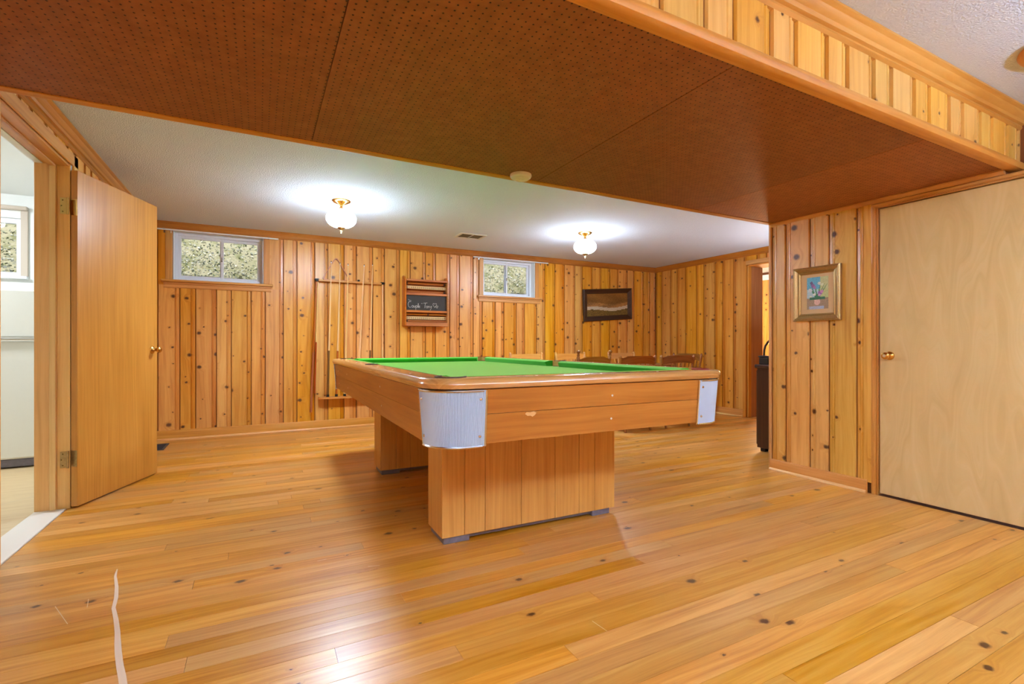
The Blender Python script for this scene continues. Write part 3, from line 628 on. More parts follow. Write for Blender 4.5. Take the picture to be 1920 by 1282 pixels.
# ---------------- windows of the far wall
def window(name, h, label, split):
    x0, x1, z0, z1 = h; base = ((x0+x1)/2, YF, z0)
    w = empty(name, base); struct(w, label, 'window')
    P = lambda mb, nm, mt, par=w, sm=None: rel(mb, base).build(nm, M[mt], par, sm)
    fy = YF - BT
    P(MB().cbox(x0-.062,x0-.002,fy-.006,YF+.02,z0-.0,ZC-.079,.003), 'side_casing', 'trimZ')
    P(MB().cbox(x1+.002,x1+.062,fy-.006,YF+.02,z0-.0,ZC-.079,.003), 'side_casing', 'trimZ')
    P(MB().cbox(x0-.095,x1+.095,fy-.045,YF+.04,z0-.028,z0-.002,.006), 'sill', 'trimX')
    P(MB().prism([(fy,z0-.085),(fy-.010,z0-.085),(fy-.014,z0-.076),(fy-.014,z0-.050),(fy-.022,z0-.044),(fy-.022,z0-.029),(fy,z0-.029)], 'x', x0-.075, x1+.075), 'apron', 'trimX')
    j = MB(); j.box(x0-.001,x0+.008,YF+.02,YF+.17,z0,z1); P(j, 'jamb', 'white')
    P(MB().box(x1-.008,x1+.001,YF-.01,YF+.17,z0,z1), 'jamb', 'white'); P(MB().box(x0,x1,YF+.02,YF+.17,z1-.012,z1), 'jamb', 'white'); P(MB().box(x0,x1,YF+.04,YF+.17,z0-.003,z0+.008), 'jamb', 'white')
    yo = YF+.085
    f = MB()
    for q in ((x0+.008,x0+.036,z0+.008,z1-.012),(x1-.036,x1-.008,z0+.008,z1-.012),(x0+.036,x1-.036,z0+.008,z0+.034),(x0+.036,x1-.036,z1-.038,z1-.012)): f.cbox(q[0],q[1],yo,yo+.07,q[2],q[3],.003)
    P(f, 'frame', 'vinyl')
    xm = x0 + (x1-x0)*split
    for a, c, dy in ((x0+.036, xm+.018, .012), (xm-.018, x1-.036, .040)):
        sname = MB(); t_ = .026
        for q in ((a,a+t_,z0+.034,z1-.038),(c-t_,c,z0+.034,z1-.038),(a+t_,c-t_,z0+.034,z0+.06),(a+t_,c-t_,z1-.064,z1-.038)): sname.cbox(q[0],q[1],yo+dy,yo+dy+.022,q[2],q[3],.002)
        s_ = P(sname, 'sash', 'vinyl')
        P(MB().box(a+t_,c-t_,yo+dy+.009,yo+dy+.013,z0+.06,z1-.064), 'pane', 'glass', s_)
    P(MB().cbox(xm-.006,xm+.006,yo+.002,yo+.012,(z0+z1)/2-.03,(z0+z1)/2+.02,.002), 'latch', 'chrome')
    return w
window('window_1', W1, 'small sliding basement window near the open brown door', .515)
window('window_2', W2, 'small sliding basement window between the scoreboard and the dark framed picture', .50)
def rod(x0, x1, label):
    z = 2.158; y_ = YF-BT-.055; base = ((x0+x1)/2, y_, z)
    r_ = tag(empty('curtain_rod', base), label, 'curtain rod', 'white curtain rods over the far windows')
    rel(MB().tube([(x0,y_,z),(x1,y_,z)], .008, 10), base).build('rod', M['white'], r_, 40)
    for xx in (x0+.10, x1-.10):
        rel(MB().box(xx-.008,xx+.008,y_-.006,YF-BT,z-.006,z+.012).box(xx-.01,xx+.01,YF-BT-.004,YF-BT,z-.025,z+.025), base).build('bracket', M['chrome'], r_)
    rel(MB().tube([(x0+.16,y_,z-.008),(x0+.16,y_,z-.035)], .003, 6), base).build('hook', M['white'], r_)
rod(-.955, .196, 'thin white curtain rod over the window beside the open door')
rod(2.551, 3.723, 'thin white curtain rod over the window beside the dark framed picture')

# ---------------- outside: grassy bank and shrubs
def bankz(x, y_):
    t = max(0.0, min(1.0, (x+2.6)/1.3)); top = 2.45 + 2.6*t*t*(3-2*t)
    zz = 1.30 + (y_-6.4)*.85 if y_ < 12 else 9
    return min(zz, top + .10*(y_-8)) + .06*math.sin(x*5.1+y_*3.3)*math.sin(x*2.3-y_*4.1)
gx, gy = 70, 36; V = []; Fc = []
for j in range(gy+1):
    for i in range(gx+1):
        x_ = -7 + 18*i/gx; y_ = 6.36 + 9*(j/gy)**1.3; V.append((x_, y_, bankz(x_, y_)))
for j in range(gy):
    for i in range(gx): a = j*(gx+1)+i; Fc.append((a,a+1,a+gx+2,a+gx+1))
bank = MB().add(V, Fc).build('grass_bank', M['bank'], None, 60); tag(bank, 'dry grassy bank rising outside the basement windows', 'bank', kind='structure')
rg = random.Random(11); g_ = MB()
for i in range(42000):
    x_ = rg.uniform(-3.6, 6.4); y_ = 6.6 + 4.2*rg.random()**1.3; z_ = bankz(x_, y_)+rg.uniform(0,.05)
    u_ = Vector((rg.uniform(-1,1),rg.uniform(-1,1),rg.uniform(-.6,1))).normalized()*rg.uniform(.008,.022); v_ = u_.orthogonal()*rg.uniform(.3,.7); c = Vector((x_,y_,z_))
    g_.add([c-u_, c+v_, c+u_, c-v_], [(0,1,2,3)])
o = g_.build('dry_grass', M['grass'], bank, kind='stuff')
def shrub(x_, y_, rad, hgt, n_, label):
    z_ = bankz(x_, y_)-.03; base = (x_, y_, z_); t = tag(empty('shrub', base), label, 'shrub', 'shrubs on the bank outside')
    m = MB()
    for i in range(n_):
        a = rg.uniform(0,6.28); e_ = math.acos(rg.uniform(-.3,1)); rr = rg.uniform(.45,1)
        c = Vector((rad*rr*math.sin(e_)*math.cos(a), rad*rr*math.sin(e_)*math.sin(a), hgt*.45+hgt*.55*rr*math.cos(e_)))
        u_ = Vector((rg.uniform(-1,1),rg.uniform(-1,1),rg.uniform(-1,1))).normalized()*rg.uniform(.02,.045); v_ = u_.orthogonal()*.6
        m.add([c-u_, c+v_, c+u_, c-v_], [(0,1,2,3)])
    m.build('foliage', M['leaf'], t, kind='stuff')
    st = MB()
    for k_ in range(4):
        a = k_*1.6; st.tube([(0,0,0),(rad*.25*math.cos(a),rad*.25*math.sin(a),hgt*.35),(rad*.5*math.cos(a),rad*.5*math.sin(a),hgt*.75)], [.02,.014,.006], 6)
    st.build('stem', M['dark_cab'], t)
shrub(-3.0, 8.6, .75, .85, 1800, 'pale shrub filling the lower half of the kitchen window')
shrub(-.2, 8.3, .55, .6, 1100, 'olive shrub seen in the window beside the open door')
shrub(4.6, 8.5, .6, .65, 1100, 'olive shrub seen in the window beside the dark framed picture')
shrub(-1.1, 9.2, .6, .6, 1100, 'shrub higher up the bank left of the window by the open door')

# ---------------- room seen through the right-hand doorway
dj = MB().cbox(XR-.03, XR-.001, 4.392, 4.435, 0, 2.11, .003).build('trim_8', M['trimZ']); struct(dj, 'pine door frame of the right hand doorway', 'door frame')
MB().cbox(XR+.001, XR+.06, 4.37, 4.39, 0, 2.05, .002).build('side_jamb', M['trimZ'], dj)
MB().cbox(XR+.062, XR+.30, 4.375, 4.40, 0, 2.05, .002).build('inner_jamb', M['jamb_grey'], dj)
MB().cbox(XR-.03, XR-.001, 3.50, 4.392, 2.055, 2.11, .003).build('head_casing', M['trimY'], dj)
MB().cbox(XR+.001, XR+.30, 3.55, 4.37, 2.035, 2.055, .002).build('head_jamb', M['trimY'], dj)
MB().cbox(XR-.001, XR+.003, 4.362, 4.371, .90, .98, .001).build('strike_plate', M['brass'], dj)
o = MB().box(XR+.02, 8.1, 2.2, 7.4, -.08, 0).build('floor_annex', M['floor']); struct(o, 'wooden floor of the room beyond the right hand doorway', 'floor')
o = MB().box(XR+.12, 8.1, 2.1, 7.4, ZC, ZC+.1).build('ceiling_annex', M['ceiling']); struct(o, 'ceiling of the room beyond the right hand doorway', 'ceiling')
wa = MB().box(7.9, 8.05, 2.2, 7.4, -.08, 2.4).build('wall_annex', M['backing']); struct(wa, 'lamp lit pine wall of the room beyond the right hand doorway', 'wall')
yv = 4.0; k = 0
while yv < 7.2:
    w_ = .19 if k % 2 else .137; board(wa, 'y', yv, yv+w_, .02, 2.11, 7.9, -1, M['pine']); yv += w_; k += 1
MB().box(7.86,7.9,2.2,7.4,2.11,2.2).build('crown_moulding', M['white'], wa)
o = MB().box(XR+.12, 8.05, 2.1, 2.2, -.08, 2.4).build('wall_annex_near', M['pine']); struct(o, 'near side wall of the room beyond the right hand doorway', 'wall')
o = MB().box(XR+.12, 8.05, 7.4, 7.5, -.08, 2.4).build('wall_annex_far', M['pine']); struct(o, 'far side wall of the room beyond the right hand doorway', 'wall')
tl = tag(empty('floor_lamp', (7.35, 4.93, 0)), 'lit floor lamp glowing in the room beyond the doorway', 'lamp')
MB().lathe([(0,0),(.13,0),(.13,.015),(.03,.03),(.012,.05),(.012,1.05),(0,1.05)], seg=20).build('stand', M['brass'], tl, 40)
MB().lathe([(.15,1.0),(.10,1.25)], seg=24).build('shade', M['shade'], tl, 60)

# ================================================================== pool table
PT = tag(empty('pool_table', (1.330, 3.119, 0), R(-.7)), 'large pool table with green cloth, ribbed aluminium corners and two panelled pedestals', 'pool table')
HA, HB = .765, 1.456              # half width / length at the apron
ZA0, ZA1, ZT = .610, .816, .860
TAP = .016                        # aprons lean in towards the bottom
RC = .145
# aprons: two boards per side
zm = .722
def apron(side):
    for (z0, z1, nm) in ((ZA0, zm-.001, 'lower_apron'), (zm+.001, ZA1, 'upper_apron')):
        f0 = TAP*(ZA1-z0)/(ZA1-ZA0); f1 = TAP*(ZA1-z1)/(ZA1-ZA0)
        m = MB()
        if side in ('front','back'):
            s_ = -1 if side == 'front' else 1
            m.prism([(s_*(HB-f0),z0),(s_*(HB-f0)-s_*.03,z0),(s_*(HB-f1)-s_*.03,z1),(s_*(HB-f1),z1)], 'x', -HA+RC, HA-RC); mt = M['table_apron']
        else:
            s_ = -1 if side == 'left' else 1
            m.prism([(s_*(HA-f0),z0),(s_*(HA-f0)-s_*.03,z0),(s_*(HA-f1)-s_*.03,z1),(s_*(HA-f1),z1)], 'y', -HB+RC, HB-RC); mt = M['table_apronY']
        m.build(nm, mt, PT)
for s_ in ('front','back','left','right'): apron(s_)
def dot(x_, y_, z_, nx, ny):
    ax = Vector((nx,ny,0)); Mx = Vector((0,0,1)).rotation_difference(ax).to_matrix()
    MB().lathe([(0,.0025),(.004,.002),(.0055,0)], (x_,y_,z_), 10, Mx).build('apron_screw', M['dot'], PT)
for z_ in (.765, .665):
    f = TAP*(ZA1-z_)/(ZA1-ZA0)
    dot(.04, -(HB-f), z_, 0, -1)
    for yy in (-.55, .62, 1.1): dot(-(HA-f), yy, z_, -1, 0)
f = TAP*(ZA1-.708)/(ZA1-ZA0)+.0004
chip = [(-.385,.712),(-.378,.719),(-.362,.717),(-.346,.7205),(-.334,.714),(-.340,.706),(-.352,.699),(-.360,.704),(-.374,.704)]
MB().add([(a,-(HB-f)-.0014,z_) for a, z_ in chip], [tuple(range(len(chip)))]).build('chip_mark', M['chip'], PT)
# corner castings, ribbed
def casting(sx, sy):
    leg, leg2 = .004, .066; path = []
    n_ = 104; L_ = leg + math.pi/2*RC + leg2
    for i in range(n_+1):
        s_ = L_*i/n_
        if s_ < leg: p = (-HA, -HB+RC+leg-s_); nr = (-1,0)
        elif s_ < leg+math.pi/2*RC:
            a = (s_-leg)/RC; p = (-HA+RC-RC*math.cos(a), -HB+RC-RC*math.sin(a)); nr = (-math.cos(a), -math.sin(a))
        else: p = (-HA+RC+(s_-leg-math.pi/2*RC), -HB); nr = (0,-1)
        path.append((p, nr))
    def P(p, nr, z_, o_):
        f = TAP*(ZA1-z_)/(ZA1-ZA0); return (sx*(-1)*(p[0]+nr[0]*(o_-f)) if sx > 0 else p[0]+nr[0]*(o_-f), -(p[1]+nr[1]*(o_-f)) if sy > 0 else p[1]+nr[1]*(o_-f), z_)
    V = []; F = []
    for i, (p, nr) in enumerate(path):
        o_ = .0045 + (.0018 if i % 2 else -.0008)
        V += [P(p,nr,ZA0-.008,o_), P(p,nr,ZA1-.002,o_)]
    for i in range(len(path)-1): F.append((2*i,2*i+2,2*i+3,2*i+1))
    c = MB().add(V, F).build('corner_casting', M['alu'], PT)
    for (z_, nm) in ((ZA0-.008,'lower_rim'),(ZA1-.004,'upper_rim')):
        MB().tube([P(p,nr,z_,.005) for p, nr in path[::5]], .0048, 6).build(nm, M['alu_edge'], c, 50)
    for k_ in (0, len(path)-1):
        p, nr = path[k_]; MB().tube([P(p,nr,ZA0-.008,.004), P(p,nr,ZA1-.004,.004)], .004, 6).build('side_rim', M['alu_edge'], c, 50)
    for k_ in (8, len(path)-9):
        for z_ in (ZA0+.03, ZA1-.035):
            p, nr = path[k_]; q = P(p,nr,z_,.006); d = Vector(P(p,nr,z_,1.0))-Vector(q); d.z = 0
            MB().lathe([(0,.004),(.0045,.003),(.0065,0)], q, 10, Vector((0,0,1)).rotation_difference(d.normalized()).to_matrix()).build('screw', M['alu_edge'], c, 40)
for sx in (-1, 1):
    for sy in (-1, 1): casting(sx, sy)
# rail tops: bull-nosed frame swept round a rounded rectangle, cut in four
OV = .018; RO = RC + OV; RAILW = .115
def rrect(hx, hy, r_, n_=10):
    pts = []
    for cx_, cy_, a0 in ((hx-r_,hy-r_,0),(-hx+r_,hy-r_,90),(-hx+r_,-hy+r_,180),(hx-r_,-hy+r_,270)):
        for i in range(n_+1): a = R(a0+90*i/n_); pts.append((cx_+r_*math.cos(a), cy_+r_*math.sin(a)))
    return pts
prof = [(0.0,ZT-.022),(.004,ZT-.009),(.014,ZT-.001),(.028,ZT),(RAILW,ZT),(RAILW,ZA1+.002),(.020,ZA1+.001),(.006,ZT-.038)]
nR = 10
rings = []
for d_, z_ in prof:
    r_ = max(RO-d_, .02); rings.append([(x_,y_,z_) for x_, y_ in rrect(HA+OV-d_, HB+OV-d_, r_, nR)])
N = len(rings[0])
def railpiece(i0, i1, mat):
    V = []; F = []; idx = [i % N for i in range(i0, i1+1)]
    for rg_ in rings: V += [rg_[i] for i in idx]
    k_ = len(idx); m_ = len(rings)
    for a in range(m_):
        b_ = (a+1) % m_
        for i in range(k_-1): F.append((a*k_+i, a*k_+i+1, b_*k_+i+1, b_*k_+i))
    F.append(tuple(a*k_ for a in range(m_))); F.append(tuple(a*k_+k_-1 for a in range(m_)))
    return MB().add(V, F).build('rail_top', mat, PT, 35)
h_ = nR//2
railpiece(h_, nR+1+h_, M['railX']); railpiece(nR+1+h_, 2*(nR+1)+h_, M['railY']); railpiece(2*(nR+1)+h_, 3*(nR+1)+h_, M['railX']); railpiece(3*(nR+1)+h_, 4*(nR+1)+h_, M['railY'])
# bed and cushions
BXH, BYH = HA+OV-RAILW, HB+OV-RAILW
ZBED = ZT - .040
MB().box(-BXH-.03, BXH+.03, -BYH-.03, BYH+.03, ZBED-.05, ZBED).build('cloth_bed', M['cloth'], PT)
def cushion(a, b_, nx, ny):
    """a,b: back line ends on the rail; n: towards the bed"""
    a = Vector(a); b_ = Vector(b_); t = (b_-a).normalized(); nrm = Vector((nx,ny))
    pr = [(-.004,ZBED-.004),(-.004,ZT+.001),(.020,ZT+.001),(.050,ZT-.008),(.052,ZT-.012),(.036,ZBED-.004)]
    V = []
    for e_, sg in ((a,1),(b_,-1)):
        for d_, z_ in pr:
            q = e_ + nrm*d_ + t*sg*max(d_,0)*.65; V.append((q.x,q.y,z_))
    n_ = len(pr); F = [(i,(i+1)%n_,n_+(i+1)%n_,n_+i) for i in range(n_)] + [tuple(range(n_))[::-1], tuple(range(n_,2*n_))]
    MB().add(V, F).build('cushion', M['cloth'], PT)
pc, ps = .075, .062
for s_ in (-1, 1):
    cushion((-BXH+pc, s_*BYH), (BXH-pc, s_*BYH), 0, -s_)
    for y0, y1 in ((-BYH+pc, -ps), (ps, BYH-pc)): cushion((s_*BXH, y0), (s_*BXH, y1), -s_, 0)
def pocket(x_, y_, r_, mt, a0, a1):
    pts = [(x_+r_*math.cos(R(a0+(a1-a0)*i/14)), y_+r_*math.sin(R(a0+(a1-a0)*i/14))) for i in range(15)]
    V = []
    for p in pts:
        q = ((p[0]-x_)*.86+x_, (p[1]-y_)*.86+y_)
        V += [(p[0],p[1],ZT+.003),(q[0],q[1],ZT+.003),(q[0],q[1],ZBED-.03),(p[0],p[1],ZBED-.03)]
    F = []
    for i in range(14):
        for k_ in range(4): F.append((4*i+k_,4*i+(k_+1)%4,4*i+4+(k_+1)%4,4*i+4+k_))
    F += [(0,1,2,3),(56,57,58,59)]
    o = MB().add(V, F).build('pocket', M[mt], PT, 40)
    MB().lathe([(0,ZBED+.0008),(r_*.8,ZBED+.0008)], (x_,y_,0), 20).build('pocket_hole', M['rubber'], o)
for sx in (-1,1):
    for sy in (-1,1):
        a = {(-1,-1):225,(1,-1):315,(-1,1):135,(1,1):45}[sx,sy]
        pocket(sx*(BXH-.012), sy*(BYH-.012), .062, 'leather_red' if sx > 0 else 'leather', a-115, a+115)
    pocket(sx*(BXH+.015), 0, .056, 'leather', (180 if sx < 0 else 0)-100, (180 if sx < 0 else 0)+100)
# rail sights
for y_ in (-1.05,-.72,-.36,.36,.72,1.05):
    for sx in (-1,1): MB().lathe([(0,.001),(.005,.0008),(.0055,0)], (sx*(HA-.03), y_, ZT), 10).build('rail_sight', M['dot'], PT)
for x_ in (-.32,0,.32):
    for sy in (-1,1): MB().lathe([(0,.001),(.005,.0008),(.0055,0)], (x_, sy*(HB-.03), ZT), 10).build('rail_sight', M['dot'], PT)
# pedestals: veneered planks round a box, on steel feet
PW2 = .527
def pedestal(y0, y1):
    z0, z1 = .036, ZA0+.05
    pd = MB().box(-PW2+.012, PW2-.012, y0+.012, y1-.012, z0+.004, z1).build('pedestal', M['table_ped'], PT)
    us = [-PW2, -.408, -.297, -.088, .120, .278, .385, PW2]
    for sgn, yy in ((-1, y0), (1, y1)):
        for a, c in zip(us[:-1], us[1:]):
            ya, yb = (yy, yy+.012) if sgn < 0 else (yy-.012, yy)
            MB().cbox(a+.0008, c-.0008, ya, yb, z0, z1, .0016).build('panel_plank', M['table_ped'], pd)
    for sx in (-1, 1):
        xa, xb = (-PW2, -PW2+.012) if sx < 0 else (PW2-.012, PW2)
        MB().cbox(xa, xb, y0+.0125, y1-.0125, z0, z1, .0012).build('end_plank', M['table_ped'], pd)
    for xa, xb in ((-PW2+.012, -PW2+.15), (PW2-.15, PW2-.028)):
        MB().cbox(xa, xb, y0+.012, y1-.012, 0, .036, .003).build('foot', M['steel'], pd)
    MB().box(-PW2+.15, PW2-.15, y0+.03, y0+.036, .012, .036).box(-PW2+.15, PW2-.15, y1-.036, y1-.03, .012, .036).build('steel_channel', M['steel'], pd)
pedestal(-.857, -.630); pedestal(.580, .807)
MB().box(-HA+.06, HA-.06, -HB+.06, HB-.06, ZA0+.03, ZBED-.05).build('slate', M['table_ped'], PT)

# ================================================================== chairs and dining table behind
LEGP = [(0,.012),(.05,.013),(.12,.018),(.2,.014),(.26,.019),(.34,.022),(.5,.018),(.62,.021),(.7,.015),(.78,.02),(1,.016)]
def chair(style, mat):
    c = empty('wooden_chair'); m_ = M[mat]
    wd = {'captain': .25, 'ladder': .21, 'finial': .2}[style]
    s_ = MB(); pts = rrect(wd-.01, .205, .07, 5); n_ = len(pts)
    V = [(x_*.93,y_*.93,.425) for x_, y_ in pts] + [(x_,y_,.435) for x_, y_ in pts] + [(x_,y_,.452) for x_, y_ in pts] + [(x_*.93,y_*.93,.460) for x_, y_ in pts] + [(x_*.5,y_*.5,.450) for x_, y_ in pts]
    F = [tuple(range(n_))[::-1], tuple(range(4*n_,5*n_))]
    for k_ in range(4):
        for i in range(n_): F.append((k_*n_+i, k_*n_+(i+1)%n_, (k_+1)*n_+(i+1)%n_, (k_+1)*n_+i))
    s_.add(V, F).build('seat', m_, c, 40)
    ft = {}
    for sx in (-1,1):
        for sy in (-1,1):
            top = (sx*(wd-.07), sy*.13, .43); bot = (sx*(wd-.065), sy*.19, 0) if sy < 0 else (sx*(wd-.05), .20, 0)
            MB().turned(bot, top, LEGP, 10).build('leg', m_, c, 50); ft[sx,sy] = (Vector(bot), Vector(top))
    st = {}
    for sx in (-1,1):
        a = ft[sx,-1][0].lerp(ft[sx,-1][1],.42); b_ = ft[sx,1][0].lerp(ft[sx,1][1],.42); st[sx] = a.lerp(b_,.5)
        MB().turned(a, b_, [(0,.008),(.3,.011),(.5,.014),(.7,.011),(1,.008)], 8).build('stretcher', m_, c, 50)
    MB().turned(st[-1], st[1], [(0,.008),(.3,.011),(.5,.014),(.7,.011),(1,.008)], 8).build('stretcher', m_, c, 50)
    zt = .855
    if style == 'captain':
        cw = .255
        crest = MB(); K = 20; V = []
        for i in range(K+1):
            t = -1+2*i/K; x_ = t*(cw-.012); y_ = -.235 + .045*t*t
            at = abs(t); top = zt - (.020 if at > .88 else (.020*max(0,(at-.70)/.18)**1.5 if at > .70 else 0)); bot = zt-.098 + .016*at*at*-1 + .012
            V += [(x_,y_-.010,bot),(x_,y_-.013,top),(x_,y_+.007,top),(x_,y_+.010,bot)]
        F = []
        for i in range(K):
            for k_ in range(4): F.append((4*i+k_,4*i+(k_+1)%4,4*i+4+(k_+1)%4,4*i+4+k_))
        F += [(0,1,2,3),(4*K,4*K+1,4*K+2,4*K+3)]
        crest.add(V, F).build('crest_rail', m_, c, 40)
        for sx in (-1,1):
            MB().turned((sx*(wd-.045),-.165,.45), (sx*(cw+.008),-.19,zt+.008), [(0,.012),(.12,.017),(.3,.014),(.42,.02),(.5,.013),(.56,.011),(.6,.017),(.66,.013),(.7,.016),(.82,.019),(.95,.018),(.98,.012),(1,.004)], 12).build('back_post', m_, c, 50)
            MB().tube([(sx*(cw-.005),-.185,.66),(sx*(cw+.02),-.02,.665),(sx*(cw+.012),.12,.66)], [.016,.018,.02], 10).build('arm', m_, c, 50)
            MB().turned((sx*(wd-.05),.12,.45), (sx*(cw+.01),.10,.655), [(0,.01),(.3,.016),(.6,.012),(1,.01)], 10).build('arm_post', m_, c, 50)
        for i in range(5):
            x_ = -.14+.07*i; MB().turned((x_*.9,-.185,.45), (x_,-.232,zt-.09), [(0,.007),(.4,.011),(.7,.008),(1,.007)], 8).build('spindle', m_, c, 50)
    else:
        lean = -.23
        for sx in (-1,1):
            if style == 'finial':
                MB().turned((sx*(wd-.02),-.17,.44), (sx*(wd+.01),lean,.925), [(0,.013),(.2,.018),(.4,.014),(.55,.019),(.7,.018),(.84,.018),(.87,.012),(.885,.016),(.90,.016),(.915,.009),(.94,.018),(.965,.022),(.985,.018),(1,.005)], 12).build('back_post', m_, c, 50)
            else:
                MB().turned((sx*(wd+.0),-.17,.44), (sx*(wd+.035),lean,zt+.022), [(0,.014),(.3,.018),(.7,.018),(.9,.019),(.98,.016),(1,.008)], 10).build('back_post', m_, c, 50)
        cw = wd + (.0 if style == 'finial' else .022); K = 14; V = []
        for i in range(K+1):
            t = -1+2*i/K; x_ = t*(cw-.005); y_ = lean+.008 - .02*(1-t*t); at = abs(t)
            top = zt - (0 if style == 'ladder' else .028*max(0,(at-.62)/.38)**.7); bot = zt-.085
            V += [(x_,y_-.009,bot),(x_,y_-.009,top),(x_,y_+.009,top),(x_,y_+.009,bot)]
        F = []
        for i in range(K):
            for k_ in range(4): F.append((4*i+k_,4*i+(k_+1)%4,4*i+4+(k_+1)%4,4*i+4+k_))
        F += [(0,1,2,3),(4*K,4*K+1,4*K+2,4*K+3)]
        MB().add(V, F).build('crest_rail', m_, c, 40)
        MB().cbox(-cw+.01, cw-.01, -.208, -.192, .60, .64, .004).build('lower_rail', m_, c)
        for i in range(5):
            x_ = -.13+.065*i; MB().turned((x_,-.20,.635), (x_,lean+.0,zt-.08), [(0,.007),(.5,.010),(1,.007)], 8).build('spindle', m_, c, 50)
    return c
GC = 'chairs around the dining table behind the pool table'
c1 = chair('captain', 'chair_dark'); c1.location = (3.805, 4.43, 0); c1.rotation_euler = (0,0,R(1)); tag(c1, 'brown captain chair, left of the two with back to the pool table', 'chair', GC)
c2 = dup(c1, (4.425, 4.43, 0), R(-1)); tag(c2, 'brown captain chair with back to the pool table, nearest the right hand doorway', 'chair', GC)
c3 = dup(c1, (5.22, 5.02, 0), R(88)); tag(c3, 'brown captain chair at the head of the dining table by the right wall', 'chair', GC)
c4 = chair('finial', 'chair_dark'); c4.location = (3.165, 4.42, 0); tag(c4, 'brown chair with ball finials on its back posts behind the side pocket', 'chair', GC)
c5 = chair('ladder', 'chair_light'); c5.location = (3.215, 5.55, 0); c5.rotation_euler = (0,0,R(180)); tag(c5, 'pale wooden chair against the far wall under the window, leftmost of the row', 'chair', GC)
c6 = dup(c5, (3.93, 5.55, 0), R(180)); tag(c6, 'pale wooden chair against the far wall, between the window and the dark framed picture', 'chair', GC)
c7 = dup(c5, (4.86, 5.55, 0), R(180)); tag(c7, 'pale wooden chair against the far wall under the dark framed picture', 'chair', GC)
dt = tag(empty('dining_table', (4.1, 5.02, 0)), 'brown dining table between the two rows of chairs', 'table')
MB().cbox(-1.0, .80, -.27, .27, .70, .73, .008).build('tabletop', M['chair_dark'], dt)
for sx in (-.9,.70):
    for sy in (-.2,.2): MB().turned((sx,sy,0),(sx,sy,.70),[(a,b_*1.7) for a, b_ in LEGP],12).build('leg', M['chair_dark'], dt, 50)
MB().box(-.92,.72,-.21,-.19,.61,.70).box(-.92,.72,.19,.21,.61,.70).build('apron', M['chair_dark'], dt)

# ================================================================== cue rack and cues
YW = YF - BT
cr_ = tag(empty('cue_rack', (.97, YW, .37)), 'wooden wall rack for billiard cues with a slotted upper rail', 'cue rack'); BR = (.97, YW, .37)
Q = lambda mb, nm, mt, par, sm=None, b_=BR: rel(mb, b_).build(nm, M[mt], par, sm)
Q(MB().cbox(.615,1.335,YW-.062,YW-.002,1.715,1.737,.003), 'upper_rail', 'trimX', cr_)
Q(MB().prism([(.615,YW-.002),(.615,YW-.07),(.645,YW-.10),(1.335,YW-.10),(1.335,YW-.002)], 'z', .352, .374), 'lower_rail', 'trimX', cr_)
Q(MB().cbox(.955,.985,YW-.02,YW-.001,1.60,1.714,.003), 'hook_block', 'trimZ', cr_)
for x_ in (.60, 1.352):
    Q(MB().tube([(x_+.028*math.cos(R(a)),YW-.035+.028*math.sin(R(a)),1.738) for a in range(0,360,24)], .004, 6, True), 'cue_ring', 'black', cr_, 50)
    Q(MB().cbox(x_-.02,x_+.02,YW-.03,YW-.001,1.722,1.75,.002), 'ring_plate', 'black', cr_)
for x_ in (.735,.83,.925,1.02,1.11,1.21):
    Q(MB().lathe([(0,.0006),(.012,.0006),(.012,0)], (x_,YW-.045,1.737), 14), 'slot', 'rubber', cr_)
def cue(p0, p1, butt, label, split=.34, r0=.0135, r1=.006):
    p0 = Vector(p0); p1 = Vector(p1); c = tag(empty('billiard_cue', p0), label, 'cue', 'cues in the wall rack')
    d = p1-p0; L_ = lambda t: tuple(d*t)
    rr = lambda t: r0+(r1-r0)*t
    MB().tube([L_(0),L_(.018)], r0+.003, 12).build('bumper', M['rubber'], c, 50)
    if butt: MB().tube([L_(.018),L_(split*.5),L_(split)], [rr(.018),rr(split*.5),rr(split)], 12).build('butt', M[butt], c, 50)
    s0 = split if butt else .018
    MB().tube([L_(s0),L_(.6),L_(.985)], [rr(s0),rr(.6),rr(.985)], 12).build('shaft', M['cue_light'], c, 50)
    MB().tube([L_(.985),L_(.993)], [r1+.0004,r1+.0004], 10).build('ferrule', M['chalk'], c, 50)
    MB().tube([L_(.993),L_(1)], [r1,r1*.7], 10).build('tip', M['leather'], c, 50)
YQ = YW-.079
cue((.711,YQ,.376),(.75,YQ,1.955),'cue_dark','billiard cue with an olive brown butt, first inside the rack under the triangle')
cue((.806,YQ,.376),(.848,YQ,1.945),'cue_red','billiard cue with a red brown butt, second inside the rack under the triangle')
cue((.899,YQ,.376),(.938,YQ,1.938),'cue_light','all pale billiard cue, third in the rack at the triangle\'s right corner')
cue((1.045,YQ,.376),(1.123,YQ,1.942),'cue_light','pale billiard cue beside the chalk cube in the rack')
cue((1.18,YQ,.376),(1.221,YQ,1.957),'cue_dark','billiard cue with a dark tip, rightmost standing above the upper rail')
def stick(p0, p1, mt, r_, label, top):
    p0 = Vector(p0); p1 = Vector(p1); c = tag(empty('billiard_cue', p0), label, 'cue', 'cues in the wall rack'); d = p1-p0
    MB().tube([(0,0,0),tuple(d*.45)], [r_*1.35,r_*1.1], 12).build('butt', M[mt], c, 50)
    MB().tube([tuple(d*.45),tuple(d*.985)], [r_*1.1,r_*.8], 12).build('shaft', M[top], c, 50)
    MB().tube([tuple(d*.985),tuple(d)], [r_*.9,r_*.6], 10).build('tip', M['rubber'], c, 50)
stick((.533,YW-.035,.205),(.592,YW-.035,1.735),'cue_red',.0105,'reddish brown rest stick hanging outside the left end of the rack','cue_red')
stick((.573,YW-.03,.42),(.612,YW-.03,1.735),'cue_red',.008,'slim pale rest stick hanging in the left ring of the rack','cue_light')
